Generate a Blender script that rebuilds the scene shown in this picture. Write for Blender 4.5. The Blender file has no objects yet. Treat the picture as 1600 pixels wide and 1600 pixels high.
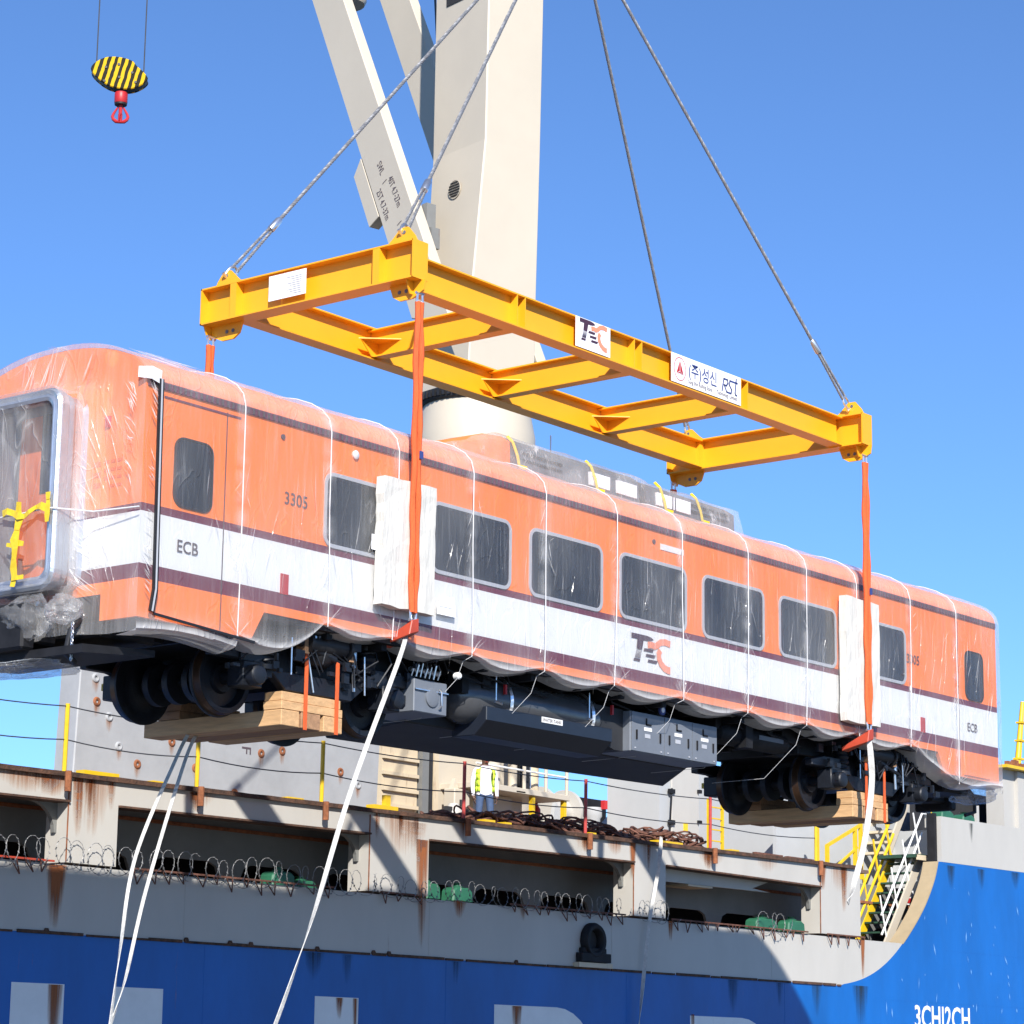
import bpy, bmesh, math, random
from math import sin, cos, pi, radians, sqrt, atan2
from mathutils import Vector, Matrix, noise
random.seed(7)
scene = bpy.context.scene
COL = scene.collection

# ------------------------------------------------------------------ camera
cam_d = bpy.data.cameras.new('camera'); cam = bpy.data.objects.new('camera', cam_d); COL.objects.link(cam)
RX = Vector((0.6213535, -0.7834232, 0.0129602)); UY = Vector((-0.1725181, -0.1206563, 0.9775887)); BZ = Vector((-0.7643019, -0.6096640, -0.2101249))
CP = Vector((-20.8434, -22.1894, -5.8025))
cam.matrix_world = Matrix(((RX.x, UY.x, BZ.x, CP.x), (RX.y, UY.y, BZ.y, CP.y), (RX.z, UY.z, BZ.z, CP.z), (0, 0, 0, 1)))
cam_d.sensor_width = 36; cam_d.lens = 92.38; cam_d.clip_start = 0.5; cam_d.clip_end = 12000
scene.camera = cam
# ------------------------------------------------------------------ sky, sun, exposure
SUN_TO = Vector((-0.97, -1.0, 0.88)).normalized()
world = bpy.data.worlds.new('World'); scene.world = world; world.use_nodes = True
wn = world.node_tree; bg = wn.nodes['Background']
sky = wn.nodes.new('ShaderNodeTexSky'); sky.sky_type = 'NISHITA'; sky.sun_disc = False
sky.sun_elevation = math.asin(SUN_TO.z); sky.sun_rotation = atan2(SUN_TO.x, SUN_TO.y)
sky.altitude = 8000; sky.air_density = 2.0; sky.dust_density = 0.05; sky.ozone_density = 8.0
wn.links.new(sky.outputs[0], bg.inputs[0]); bg.inputs[1].default_value = 0.12
sun_d = bpy.data.lights.new('sun', 'SUN'); sun = bpy.data.objects.new('sun', sun_d); COL.objects.link(sun)
sun_d.energy = 4.8; sun_d.angle = radians(0.5); sun_d.color = (1, 0.955, 0.89)
sun.rotation_euler = SUN_TO.to_track_quat('Z', 'Y').to_euler()
vs = scene.view_settings; vs.view_transform = 'Standard'; vs.look = 'None'; vs.gamma = 1; vs.use_curve_mapping = False; vs.exposure = 0.70
scene.cycles.transparent_max_bounces = 16; scene.cycles.max_bounces = 8

# ------------------------------------------------------------------ materials
def mat(name, col, rough=0.5, metal=0.0, var=0.12, vscale=3.0, bump=0.0, bscale=40.0, stretch=(1, 1, 1), col2=None, spec=0.5, rust=0.0, rscale=1.0):
    m = bpy.data.materials.new(name); m.use_nodes = True; nt = m.node_tree; N = nt.nodes; L = nt.links
    b = N['Principled BSDF']; b.inputs['Roughness'].default_value = rough; b.inputs['Metallic'].default_value = metal
    b.inputs['Specular IOR Level'].default_value = spec
    tc = N.new('ShaderNodeTexCoord'); mp = N.new('ShaderNodeMapping'); mp.inputs['Scale'].default_value = stretch
    L.new(tc.outputs['Object'], mp.inputs[0])
    nz = N.new('ShaderNodeTexNoise'); nz.inputs['Scale'].default_value = vscale; nz.inputs['Detail'].default_value = 6; nz.inputs['Roughness'].default_value = 0.65
    L.new(mp.outputs[0], nz.inputs['Vector'])
    rp = N.new('ShaderNodeValToRGB'); c = Vector(col)
    a = c * (1 - var); d = Vector(col2) if col2 else c * (1 + var)
    rp.color_ramp.elements[0].position = 0.3; rp.color_ramp.elements[0].color = (*a, 1)
    rp.color_ramp.elements[1].position = 0.7; rp.color_ramp.elements[1].color = (*[min(x, 1) for x in d], 1)
    L.new(nz.outputs[0], rp.inputs[0]); out = rp.outputs[0]
    if rust > 0:
        m2 = N.new('ShaderNodeMapping'); m2.inputs['Scale'].default_value = (1.3 * rscale, 1.3 * rscale, 0.16 * rscale); L.new(tc.outputs['Object'], m2.inputs[0])
        n2 = N.new('ShaderNodeTexNoise'); n2.inputs['Scale'].default_value = 2.2; n2.inputs['Detail'].default_value = 8; n2.inputs['Roughness'].default_value = 0.7
        L.new(m2.outputs[0], n2.inputs['Vector'])
        r2 = N.new('ShaderNodeValToRGB'); r2.color_ramp.elements[0].position = 0.70 - 0.22 * rust; r2.color_ramp.elements[0].color = (0, 0, 0, 1)
        r2.color_ramp.elements[1].position = 0.84 - 0.18 * rust; r2.color_ramp.elements[1].color = (1, 1, 1, 1); L.new(n2.outputs[0], r2.inputs[0])
        mx = N.new('ShaderNodeMix'); mx.data_type = 'RGBA'; L.new(r2.outputs[0], mx.inputs[0]); L.new(out, mx.inputs[6])
        n3 = N.new('ShaderNodeTexNoise'); n3.inputs['Scale'].default_value = 9; L.new(tc.outputs['Object'], n3.inputs['Vector'])
        r3 = N.new('ShaderNodeValToRGB'); r3.color_ramp.elements[0].color = (0.055, 0.018, 0.008, 1); r3.color_ramp.elements[1].color = (0.36, 0.13, 0.04, 1)
        r3.color_ramp.elements[0].position = 0.3; r3.color_ramp.elements[1].position = 0.7
        L.new(n3.outputs[0], r3.inputs[0]); L.new(r3.outputs[0], mx.inputs[7]); out = mx.outputs[2]
    L.new(out, b.inputs['Base Color'])
    if bump > 0:
        bn = N.new('ShaderNodeTexNoise'); bn.inputs['Scale'].default_value = bscale; bn.inputs['Detail'].default_value = 4; L.new(mp.outputs[0], bn.inputs['Vector'])
        bp = N.new('ShaderNodeBump'); bp.inputs['Strength'].default_value = bump; bp.inputs['Distance'].default_value = 0.02
        L.new(bn.outputs[0], bp.inputs['Height']); L.new(bp.outputs[0], b.inputs['Normal'])
    return m

ORANGE = (0.98, 0.215, 0.03); WHITE = (0.76, 0.755, 0.735); MAROON = (0.135, 0.012, 0.035)
def livery():
    m = mat('coach_livery', ORANGE, 0.35, var=0.0); nt = m.node_tree; N = nt.nodes; L = nt.links; b = N['Principled BSDF']
    tc = N.new('ShaderNodeTexCoord'); sx = N.new('ShaderNodeSeparateXYZ'); L.new(tc.outputs['Object'], sx.inputs[0])
    mr = N.new('ShaderNodeMapRange'); mr.inputs[1].default_value = -1; mr.inputs[2].default_value = 4; L.new(sx.outputs[2], mr.inputs[0])
    rp = N.new('ShaderNodeValToRGB'); cr = rp.color_ramp; cr.interpolation = 'CONSTANT'
    stops = [(-1, ORANGE), (-0.175, MAROON), (0.0, WHITE), (0.64, MAROON), (0.725, ORANGE)]
    cr.elements[0].position = 0; cr.elements[0].color = (*ORANGE, 1)
    cr.elements[1].position = (stops[1][0] + 1) / 5; cr.elements[1].color = (*MAROON, 1)
    for z, c in stops[2:]:
        e = cr.elements.new((z + 1) / 5); e.color = (*c, 1)
    L.new(mr.outputs[0], rp.inputs[0]); L.new(rp.outputs[0], b.inputs['Base Color'])
    return m

def film_mat(name, scale=(1, 1, 1), base=0.10, crease=0.75, thr=0.50):
    m = bpy.data.materials.new(name); m.use_nodes = True; nt = m.node_tree; N = nt.nodes; L = nt.links
    N.remove(N['Principled BSDF']); out = N['Material Output']
    def math_(op, a=None, b=None, clamp=False):
        n = N.new('ShaderNodeMath'); n.operation = op; n.use_clamp = clamp
        for i, v in enumerate((a, b)):
            if v is None: continue
            if isinstance(v, (int, float)): n.inputs[i].default_value = v
            else: L.new(v, n.inputs[i])
        return n.outputs[0]
    tc = N.new('ShaderNodeTexCoord')
    def nz(sc, s, detail=3, dist=0.0):
        mp = N.new('ShaderNodeMapping'); mp.inputs['Scale'].default_value = sc; L.new(tc.outputs['Object'], mp.inputs[0])
        n = N.new('ShaderNodeTexNoise'); n.inputs['Scale'].default_value = s; n.inputs['Detail'].default_value = detail; n.inputs['Distortion'].default_value = dist
        L.new(mp.outputs[0], n.inputs['Vector']); return n.outputs[0]
    def ridge(v, p):
        return math_('POWER', math_('SUBTRACT', 1.0, math_('ABSOLUTE', math_('SUBTRACT', math_('MULTIPLY', v, 2.0), 1.0))), p)
    s = scale
    r1 = ridge(nz((s[0] * 3.2, s[1] * 3.2, s[2] * 0.55), 1.0, 2, 0.6), 60)
    r2 = ridge(nz((s[0] * 1.4 + 0.6, s[1] * 1.4, s[2] * 0.9), 0.8, 2, 0.9), 80)
    fine = nz((s[0] * 22, s[1] * 22, s[2] * 1.3), 1.0, 2)
    low = nz((s[0] * 0.8, s[1] * 0.8, s[2] * 0.5), 1.0, 2)
    msk = math_('MULTIPLY', math_('SUBTRACT', low, thr, True), 5.0, True)
    at = N.new('ShaderNodeAttribute'); at.attribute_name = 'fog'
    cre = math_('MULTIPLY', math_('ADD', math_('MULTIPLY', r1, 0.9), math_('MULTIPLY', r2, 0.7)), math_('MULTIPLY', msk, crease))
    fin = math_('MULTIPLY', math_('SUBTRACT', fine, 0.50, True), 0.28)
    fog = math_('ADD', math_('ADD', math_('ADD', at.outputs['Fac'], base), math_('MULTIPLY', math_('SUBTRACT', low, 0.36, True), 0.26)), math_('ADD', cre, fin), True)
    bp = N.new('ShaderNodeBump'); bp.inputs['Strength'].default_value = 0.45; bp.inputs['Distance'].default_value = 0.03
    L.new(math_('ADD', math_('ADD', math_('MULTIPLY', r1, 0.5), math_('MULTIPLY', r2, 0.8)), math_('ADD', math_('MULTIPLY', fine, 0.16), math_('MULTIPLY', low, 0.8))), bp.inputs['Height'])
    tr = N.new('ShaderNodeBsdfTransparent'); tr.inputs[0].default_value = (1, 1, 1, 1)
    df = N.new('ShaderNodeBsdfDiffuse'); df.inputs[0].default_value = (0.90, 0.89, 0.88, 1); L.new(bp.outputs[0], df.inputs['Normal'])
    tl = N.new('ShaderNodeBsdfTranslucent'); tl.inputs[0].default_value = (0.86, 0.87, 0.90, 1)
    mx = N.new('ShaderNodeMixShader'); mx.inputs[0].default_value = 0.35; L.new(df.outputs[0], mx.inputs[1]); L.new(tl.outputs[0], mx.inputs[2])
    m2 = N.new('ShaderNodeMixShader'); L.new(fog, m2.inputs[0]); L.new(tr.outputs[0], m2.inputs[1]); L.new(mx.outputs[0], m2.inputs[2])
    gl = N.new('ShaderNodeBsdfGlossy'); gl.inputs['Roughness'].default_value = 0.16; L.new(bp.outputs[0], gl.inputs['Normal'])
    fr = N.new('ShaderNodeFresnel'); fr.inputs[0].default_value = 1.45; L.new(bp.outputs[0], fr.inputs['Normal'])
    m3 = N.new('ShaderNodeMixShader'); L.new(math_('MULTIPLY', fr.outputs[0], 0.32), m3.inputs[0]); L.new(m2.outputs[0], m3.inputs[1]); L.new(gl.outputs[0], m3.inputs[2])
    L.new(m3.outputs[0], out.inputs[0])
    return m

def streak_mat(name='rust_run', ca=(0.58, 0.28, 0.09), cb=(0.27, 0.085, 0.025)):
    m = bpy.data.materials.new(name); m.use_nodes = True; nt = m.node_tree; N = nt.nodes; L = nt.links; b = N['Principled BSDF']
    b.inputs['Roughness'].default_value = 0.85
    tc = N.new('ShaderNodeTexCoord'); mp = N.new('ShaderNodeMapping'); mp.inputs['Scale'].default_value = (20, 20, 0.7); L.new(tc.outputs['Object'], mp.inputs[0])
    n = N.new('ShaderNodeTexNoise'); n.inputs['Scale'].default_value = 1; n.inputs['Detail'].default_value = 5; L.new(mp.outputs[0], n.inputs['Vector'])
    at = N.new('ShaderNodeAttribute'); at.attribute_name = 'fog'
    mu = N.new('ShaderNodeMath'); mu.operation = 'MULTIPLY'; L.new(n.outputs[0], mu.inputs[0]); L.new(at.outputs['Fac'], mu.inputs[1])
    rp = N.new('ShaderNodeValToRGB'); rp.color_ramp.elements[0].position = 0.12; rp.color_ramp.elements[0].color = (0, 0, 0, 1); rp.color_ramp.elements[1].position = 0.72; rp.color_ramp.elements[1].color = (1, 1, 1, 1)
    L.new(mu.outputs[0], rp.inputs[0]); L.new(rp.outputs[0], b.inputs['Alpha'])
    r3 = N.new('ShaderNodeValToRGB'); r3.color_ramp.elements[0].color = (*ca, 1); r3.color_ramp.elements[1].color = (*cb, 1); r3.color_ramp.elements[1].position = 0.5
    L.new(mu.outputs[0], r3.inputs[0]); L.new(r3.outputs[0], b.inputs['Base Color'])
    return m

M = {}
M['livery'] = livery()
M['roof'] = mat('roof_orange', (0.90, 0.20, 0.05), 0.45, var=0.08)
M['endorange'] = mat('door_orange', (0.70, 0.14, 0.025), 0.4, var=0.06)
M['maroon'] = mat('maroon_rib', (0.13, 0.03, 0.06), 0.5, var=0.35, vscale=26, stretch=(1, 0.05, 0.05))
M['rubber'] = mat('grey_window_rubber', (0.42, 0.43, 0.46), 0.6, var=0.05)
M['glass'] = mat('dark_window_glass', (0.009, 0.012, 0.018), 0.10, var=0.25, vscale=1.2)
M['ink'] = mat('dark_lettering', (0.09, 0.065, 0.075), 0.6, var=0.1)
M['red'] = mat('red_paint', (0.44, 0.018, 0.022), 0.45, var=0.08)
M['white'] = mat('white_paint', (0.74, 0.74, 0.72), 0.5, var=0.04)
M['paper'] = mat('white_paper', (0.80, 0.80, 0.82), 0.8, var=0.05, vscale=9)
M['silver'] = mat('silver_gangway', (0.50, 0.53, 0.58), 0.32, 0.75, var=0.08, vscale=6, bump=0.25, bscale=9)
M['under'] = mat('black_underframe', (0.013, 0.013, 0.015), 0.65, var=0.4, vscale=4, spec=0.25)
M['bogie'] = mat('blue_black_bogie_steel', (0.007, 0.009, 0.014), 0.5, var=0.35, vscale=5, bump=0.15)
M['tyre'] = mat('brown_wheel_tread', (0.075, 0.04, 0.022), 0.35, 0.6, var=0.25, vscale=8)
M['boxgrey'] = mat('equipment_grey', (0.15, 0.165, 0.19), 0.45, var=0.08)
M['slate'] = mat('slate_tray_grey', (0.026, 0.027, 0.030), 0.6, var=0.25, vscale=2, spec=0.3)
M['tank'] = mat('dark_tank_steel', (0.085, 0.088, 0.095), 0.22, 0.3, var=0.15)
M['navy'] = mat('navy_tank_beam', (0.013, 0.017, 0.027), 0.4, var=0.12)
M['chrome'] = mat('bright_steel', (0.72, 0.73, 0.75), 0.28, 0.9, var=0.1, vscale=12)
M['yellow'] = mat('spreader_yellow', (0.80, 0.375, 0.012), 0.42, var=0.045, vscale=1.3, bump=0.04)
M['safety'] = mat('safety_yellow', (0.66, 0.43, 0.012), 0.45, var=0.1, vscale=7, rust=0.12, rscale=3)
M['tapeyellow'] = mat('yellow_tape', (0.72, 0.50, 0.02), 0.4, var=0.15, vscale=20)
M['sling'] = mat('orange_webbing', (0.66, 0.105, 0.022), 0.75, var=0.16, vscale=9, stretch=(3, 3, 0.4), bump=0.5, bscale=60)
M['redsteel'] = mat('red_bracket_steel', (0.42, 0.055, 0.025), 0.5, var=0.15)
M['wire'] = mat('galvanised_wire_rope', (0.20, 0.205, 0.22), 0.55, 0.3, var=0.25, vscale=30)
M['thinwire'] = mat('dark_hoist_wire', (0.07, 0.075, 0.085), 0.5, 0.3, var=0.2)
M['board'] = mat('white_padding_board', (0.58, 0.565, 0.52), 0.85, var=0.09, vscale=4, bump=0.7, bscale=7, rust=0.09, rscale=2.6, stretch=(2.5, 2.5, .5))
M['timber'] = mat('pale_timber', (0.56, 0.34, 0.165), 0.75, var=0.22, vscale=5, stretch=(2, 0.35, 4), bump=0.3, bscale=30)
M['timber2'] = mat('brown_timber', (0.34, 0.19, 0.10), 0.8, var=0.25, vscale=5, stretch=(4, 0.3, 4), bump=0.3, bscale=30)
M['cord'] = mat('white_cord', (0.62, 0.62, 0.63), 0.7, var=0.05)
M['strap'] = mat('white_tag_strap', (0.50, 0.49, 0.46), 0.8, var=0.22, vscale=10, bump=0.6, bscale=70)
M['black'] = mat('black_rubber', (0.012, 0.012, 0.014), 0.55, var=0.2)
M['cream'] = mat('crane_cream', (0.51, 0.452, 0.36), 0.45, var=0.04, vscale=0.5, rust=0.02, rscale=0.5)
M['creamrust'] = mat('rusty_cream_steel', (0.58, 0.48, 0.33), 0.55, var=0.06, vscale=1.5, rust=0.50, rscale=1.6)
M['shipgrey'] = mat('ship_grey_paint', (0.46, 0.44, 0.40), 0.5, var=0.055, vscale=0.9, stretch=(1, 1, 0.4), rust=0.13, rscale=0.9, bump=0.35, bscale=1.1)
M['innergrey'] = mat('passage_shaded_grey', (0.17, 0.172, 0.165), 0.6, var=0.12, vscale=1.5, rust=0.22, rscale=1.2)  # grey darkened so its colour carries the deep shade of the side passage
M['hatchgrey'] = mat('hatch_panel_grey', (0.335, 0.345, 0.355), 0.65, var=0.10, vscale=1.4, bump=0.12, bscale=9, rust=0.03, rscale=2.4)
M['housegrey'] = mat('deckhouse_pale_grey', (0.42, 0.43, 0.43), 0.5, var=0.05, vscale=1.1, rust=0.05)
M['rim'] = mat('tan_rim_paint', (0.36, 0.28, 0.17), 0.6, var=0.1, vscale=2, rust=0.2)
M['shipblue'] = mat('hull_blue_paint', (0.002, 0.108, 0.40), 0.42, var=0.16, vscale=0.8, stretch=(1, 1, 0.35), bump=0.5, bscale=0.9, rust=0.012, rscale=1.0)
M['letter'] = mat('hull_letter_white', (0.80, 0.79, 0.76), 0.55, var=0.06, vscale=2, rust=0.10, rscale=1.1)
M['rustedge'] = mat('rusted_plate_edge', (0.05, 0.032, 0.024), 0.9, var=0.5, vscale=6, col2=(0.13, 0.062, 0.036), bump=0.8, bscale=25)
M['rust'] = mat('brown_rust', (0.24, 0.085, 0.035), 0.9, var=0.4, vscale=9, bump=0.5, bscale=30)
M['chain'] = mat('rusty_lashing_chain', (0.13, 0.055, 0.036), 0.85, var=0.6, vscale=8, bump=0.5, bscale=30)
M['redrail'] = mat('red_stanchion_paint', (0.42, 0.055, 0.045), 0.5, var=0.2, vscale=9, rust=0.08, rscale=3)
M['green'] = mat('green_deck_paint', (0.022, 0.12, 0.065), 0.5, var=0.15, vscale=5, rust=0.05, rscale=3)
M['dkgreen'] = mat('green_tread_paint', (0.018, 0.06, 0.038), 0.6, var=0.2, vscale=6)
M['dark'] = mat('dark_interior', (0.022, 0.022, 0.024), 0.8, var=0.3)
M['deck'] = mat('deck_brown_paint', (0.16, 0.10, 0.075), 0.8, var=0.3, vscale=2, rust=0.2)
M['razor'] = mat('razor_wire_steel', (0.22, 0.22, 0.22), 0.5, 0.4, var=0.4, vscale=12)
M['acgrey'] = mat('roof_unit_grey', (0.13, 0.135, 0.145), 0.5, 0.2, var=0.12)
M['quay'] = mat('asphalt_quay', (0.085, 0.083, 0.08), 0.9, var=0.15, vscale=0.4, bump=0.2)
M['water'] = mat('harbour_water', (0.02, 0.06, 0.08), 0.08, var=0.2, bump=0.3, bscale=2)
M['shirt'] = mat('white_shirt', (0.74, 0.72, 0.76), 0.85, var=0.06, vscale=12)
M['hivis'] = mat('lime_hi_vis', (0.62, 0.85, 0.06), 0.7, var=0.06)
M['jeans'] = mat('blue_jeans', (0.05, 0.085, 0.17), 0.85, var=0.2, vscale=14)
M['skin'] = mat('dark_skin', (0.10, 0.05, 0.032), 0.55, var=0.1)
M['logo_orange'] = mat('logo_orange', (0.80, 0.26, 0.15), 0.6, var=0.02)
M['logo_dark'] = mat('logo_dark', (0.055, 0.022, 0.045), 0.6, var=0.02)
M['signblue'] = mat('sign_blue', (0.035, 0.055, 0.20), 0.6, var=0.02)
M['film'] = film_mat('clear_plastic_film', base=0.055, crease=0.15)
M['film_end'] = film_mat('clear_plastic_film_end', (1.3, 1.3, 1.1), 0.10, 0.3, 0.46)
M['film_hem'] = film_mat('bunched_plastic_film', (3, 3, 3), 0.10, 0.8)
M['crease'] = film_mat('creased_plastic_film', base=-0.04, crease=0.0)
M['streak'] = streak_mat(); M['grime'] = streak_mat('dark_grime_run', (0.02, 0.05, 0.06), (0.012, 0.022, 0.02))
def hook_stripes():
    m = mat('yellow_black_stripes', (0.70, 0.45, 0.02), 0.75, var=0, spec=0.15); nt = m.node_tree; N = nt.nodes; L = nt.links; b = N['Principled BSDF']
    tc = N.new('ShaderNodeTexCoord'); wv = N.new('ShaderNodeTexWave'); wv.wave_type = 'BANDS'; wv.bands_direction = 'X'; wv.inputs['Scale'].default_value = 2.1; wv.inputs['Distortion'].default_value = 0.9; wv.inputs['Detail'].default_value = 1; wv.inputs['Detail Scale'].default_value = 3
    mp = N.new('ShaderNodeMapping'); mp.inputs['Rotation'].default_value = (0, radians(-14), 0); L.new(tc.outputs['Object'], mp.inputs[0]); L.new(mp.outputs[0], wv.inputs[0])
    rp = N.new('ShaderNodeValToRGB'); rp.color_ramp.interpolation = 'LINEAR'; rp.color_ramp.elements[0].position = 0.50; rp.color_ramp.elements[0].color = (0.02, 0.018, 0.012, 1); rp.color_ramp.elements[1].position = 0.56; rp.color_ramp.elements[1].color = (0.58, 0.36, 0.012, 1)
    L.new(wv.outputs[1], rp.inputs[0]); L.new(rp.outputs[0], b.inputs['Base Color']); return m
M['stripes'] = hook_stripes()

# ------------------------------------------------------------------ helpers
def V(*a): return Vector(a)
class MB:
    def __init__(s): s.v = []; s.f = []; s.sm = []; s.mi = []; s.fog = {}
    def quad(s, *pts, sm=False, mi=0):
        i = len(s.v); s.v += [tuple(p) for p in pts]; s.f.append(tuple(range(i, i + len(pts)))); s.sm.append(sm); s.mi.append(mi); return s
    def box(s, x0, x1, y0, y1, z0, z1, mi=0):
        i = len(s.v)
        s.v += [(x, y, z) for z in (z0, z1) for y in (y0, y1) for x in (x0, x1)]
        for f in ((0, 2, 3, 1), (4, 5, 7, 6), (0, 1, 5, 4), (2, 6, 7, 3), (0, 4, 6, 2), (1, 3, 7, 5)):
            s.f.append(tuple(i + k for k in f)); s.sm.append(False); s.mi.append(mi)
        return s
    def hexa(s, p, mi=0):
        i = len(s.v); s.v += [tuple(q) for q in p]
        for f in ((0, 2, 3, 1), (4, 5, 7, 6), (0, 1, 5, 4), (2, 6, 7, 3), (0, 4, 6, 2), (1, 3, 7, 5)):
            s.f.append(tuple(i + k for k in f)); s.sm.append(False); s.mi.append(mi)
        return s
    def prism(s, poly, axis, a, b, mi=0):
        def pt(q, t): return {'x': (t, q[0], q[1]), 'y': (q[0], t, q[1]), 'z': (q[0], q[1], t)}[axis]
        n = len(poly); i = len(s.v); s.v += [pt(q, a) for q in poly] + [pt(q, b) for q in poly]
        s.f.append(tuple(range(i, i + n))); s.f.append(tuple(range(i + 2 * n - 1, i + n - 1, -1))); s.sm += [False] * 2; s.mi += [mi] * 2
        for k in range(n):
            j = (k + 1) % n; s.f.append((i + k, i + n + k, i + n + j, i + j)); s.sm.append(False); s.mi.append(mi)
        return s
    def bar(s, a, b, w, h=None, up=(0, 0, 1), mi=0):
        a = Vector(a); b = Vector(b); h = h or w; d = (b - a).normalized(); u = Vector(up)
        if abs(d.dot(u)) > 0.95: u = Vector((0, 1, 0)) if abs(d.y) < 0.9 else Vector((1, 0, 0))
        x = d.cross(u).normalized() * w / 2; y = x.cross(d).normalized() * h / 2
        return s.hexa([a - x - y, a + x - y, a - x + y, a + x + y, b - x - y, b + x - y, b - x + y, b + x + y], mi)
    def tube(s, pts, r, n=8, cap=True, closed=False, mi=0):
        pts = [Vector(p) for p in pts]; m = len(pts); i0 = len(s.v); px = None
        rr = r if hasattr(r, '__len__') else [r] * m
        for k, p in enumerate(pts):
            if closed: d = pts[(k + 1) % m] - pts[k - 1]
            else: d = pts[min(k + 1, m - 1)] - pts[max(k - 1, 0)]
            d.normalize()
            if px is None:
                q = Vector((0, 0, 1)) if abs(d.z) < 0.9 else Vector((1, 0, 0)); px = d.cross(q).normalized()
            else: px = (px - d * px.dot(d)).normalized()
            py = d.cross(px)
            for j in range(n):
                t = 2 * pi * j / n; s.v.append(tuple(p + (px * cos(t) + py * sin(t)) * rr[k]))
        for k in range(m if closed else m - 1):
            a = i0 + k * n; b = i0 + ((k + 1) % m) * n
            for j in range(n):
                s.f.append((a + j, a + (j + 1) % n, b + (j + 1) % n, b + j)); s.sm.append(n > 4); s.mi.append(mi)
        if cap and not closed:
            s.f.append(tuple(i0 + j for j in range(n))[::-1]); s.f.append(tuple(i0 + (m - 1) * n + j for j in range(n))); s.sm += [False] * 2; s.mi += [mi] * 2
        return s
    def lathe(s, prof, c, axis='z', n=24, mi=0, cap=True):
        c = Vector(c); i0 = len(s.v)
        for (r, t) in prof:
            for j in range(n):
                a = 2 * pi * j / n; u, w = r * cos(a), r * sin(a)
                q = {'z': (u, w, t), 'y': (u, t, w), 'x': (t, u, w)}[axis]; s.v.append(tuple(c + Vector(q)))
        for k in range(len(prof) - 1):
            for j in range(n):
                a = i0 + k * n; s.f.append((a + j, a + (j + 1) % n, a + n + (j + 1) % n, a + n + j)); s.sm.append(abs(prof[k][0] - prof[k + 1][0]) < 1e9); s.mi.append(mi)
        if cap: s.f.append(tuple(i0 + j for j in range(n))); s.f.append(tuple(i0 + (len(prof) - 1) * n + j for j in range(n))[::-1]); s.sm += [False] * 2; s.mi += [mi] * 2
        return s
    def ribbon(s, pts, w, d=0.0, mi=0):
        # flat stroke in the X-Z plane, thickness towards -Y when d > 0
        pts = [Vector((p[0], p[1])) for p in pts]; n = len(pts); L_ = []; R_ = []
        for k in range(n):
            t = (pts[min(k + 1, n - 1)] - pts[max(k - 1, 0)]).normalized(); nn = Vector((-t.y, t.x)) * w / 2
            L_.append(pts[k] + nn); R_.append(pts[k] - nn)
        for k in range(n - 1):
            s.quad((L_[k].x, -d, L_[k].y), (L_[k + 1].x, -d, L_[k + 1].y), (R_[k + 1].x, -d, R_[k + 1].y), (R_[k].x, -d, R_[k].y), mi=mi)
        return s
    def build(s, name, m, parent=None, bevel=0.0, label=None):
        me = bpy.data.meshes.new(name); me.from_pydata(s.v, [], s.f)
        for mm in (m if isinstance(m, (list, tuple)) else [m]): me.materials.append(mm if not isinstance(mm, str) else M[mm])
        me.polygons.foreach_set('use_smooth', s.sm); me.polygons.foreach_set('material_index', s.mi)
        bm = bmesh.new(); bm.from_mesh(me); bmesh.ops.recalc_face_normals(bm, faces=bm.faces); bm.to_mesh(me); bm.free()
        if any(s.sm):
            me.set_sharp_from_angle(angle=radians(40))
        if s.fog:
            a = me.attributes.new('fog', 'FLOAT', 'POINT'); a.data.foreach_set('value', [s.fog.get(i, 0.0) for i in range(len(s.v))])
        me.update()
        o = bpy.data.objects.new(name, me); COL.objects.link(o)
        if parent is not None: setp(o, parent)
        if bevel > 0:
            b = o.modifiers.new('bevel', 'BEVEL'); b.width = bevel; b.segments = 1; b.limit_method = 'ANGLE'; b.angle_limit = radians(50)
        if label: o['label'] = label
        return o
def world_loc(o):
    p = Vector(o.location)
    while o.parent is not None:
        o = o.parent; p = p + Vector(o.location)
    return p
def setp(o, parent):
    o.parent = parent; o.location = Vector(o.location) - world_loc(parent)
def thing(name, label, cat, loc=(0, 0, 0), group=None):
    o = bpy.data.objects.new(name, None); o.empty_display_size = 0.3; COL.objects.link(o); o.location = loc
    return tag(o, label, cat, group)
def tag(o, label, cat, group=None):
    o['label'] = label; o['category'] = cat
    if group: o['group'] = group
    return o
def copy_tree(o, off, parent=None):
    c = o.copy(); COL.objects.link(c)
    if parent is None: c.location = Vector(o.location) + Vector(off)
    else: c.parent = parent
    for ch in list(o.children): copy_tree(ch, off, c)
    return c
def text(s, size, mtl, name, parent, loc, rot, ext=0.0, align='LEFT', sx=1.0, bold=0.0):
    cu = bpy.data.curves.new(name, 'FONT'); cu.body = s; cu.size = size; cu.align_x = align; cu.extrude = ext; cu.offset = bold; cu.resolution_u = 3
    t = bpy.data.objects.new(name, cu); COL.objects.link(t)
    dg = bpy.context.evaluated_depsgraph_get(); me = bpy.data.meshes.new_from_object(t.evaluated_get(dg)); bpy.data.objects.remove(t); bpy.data.curves.remove(cu)
    me.materials.clear(); me.materials.append(M[mtl]); me.name = name
    o = bpy.data.objects.new(name, me); COL.objects.link(o); o.rotation_euler = rot; o.scale = (sx, 1, 1); o.location = loc
    if parent is not None: setp(o, parent)
    return o
def rrect(x0, x1, z0, z1, r, n=5):
    o = []
    for cx, cz, a in ((x1 - r, z1 - r, 0), (x0 + r, z1 - r, 90), (x0 + r, z0 + r, 180), (x1 - r, z0 + r, 270)):
        for k in range(n + 1):
            t = radians(a + 90 * k / n); o.append((cx + r * cos(t), cz + r * sin(t)))
    return o
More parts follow.
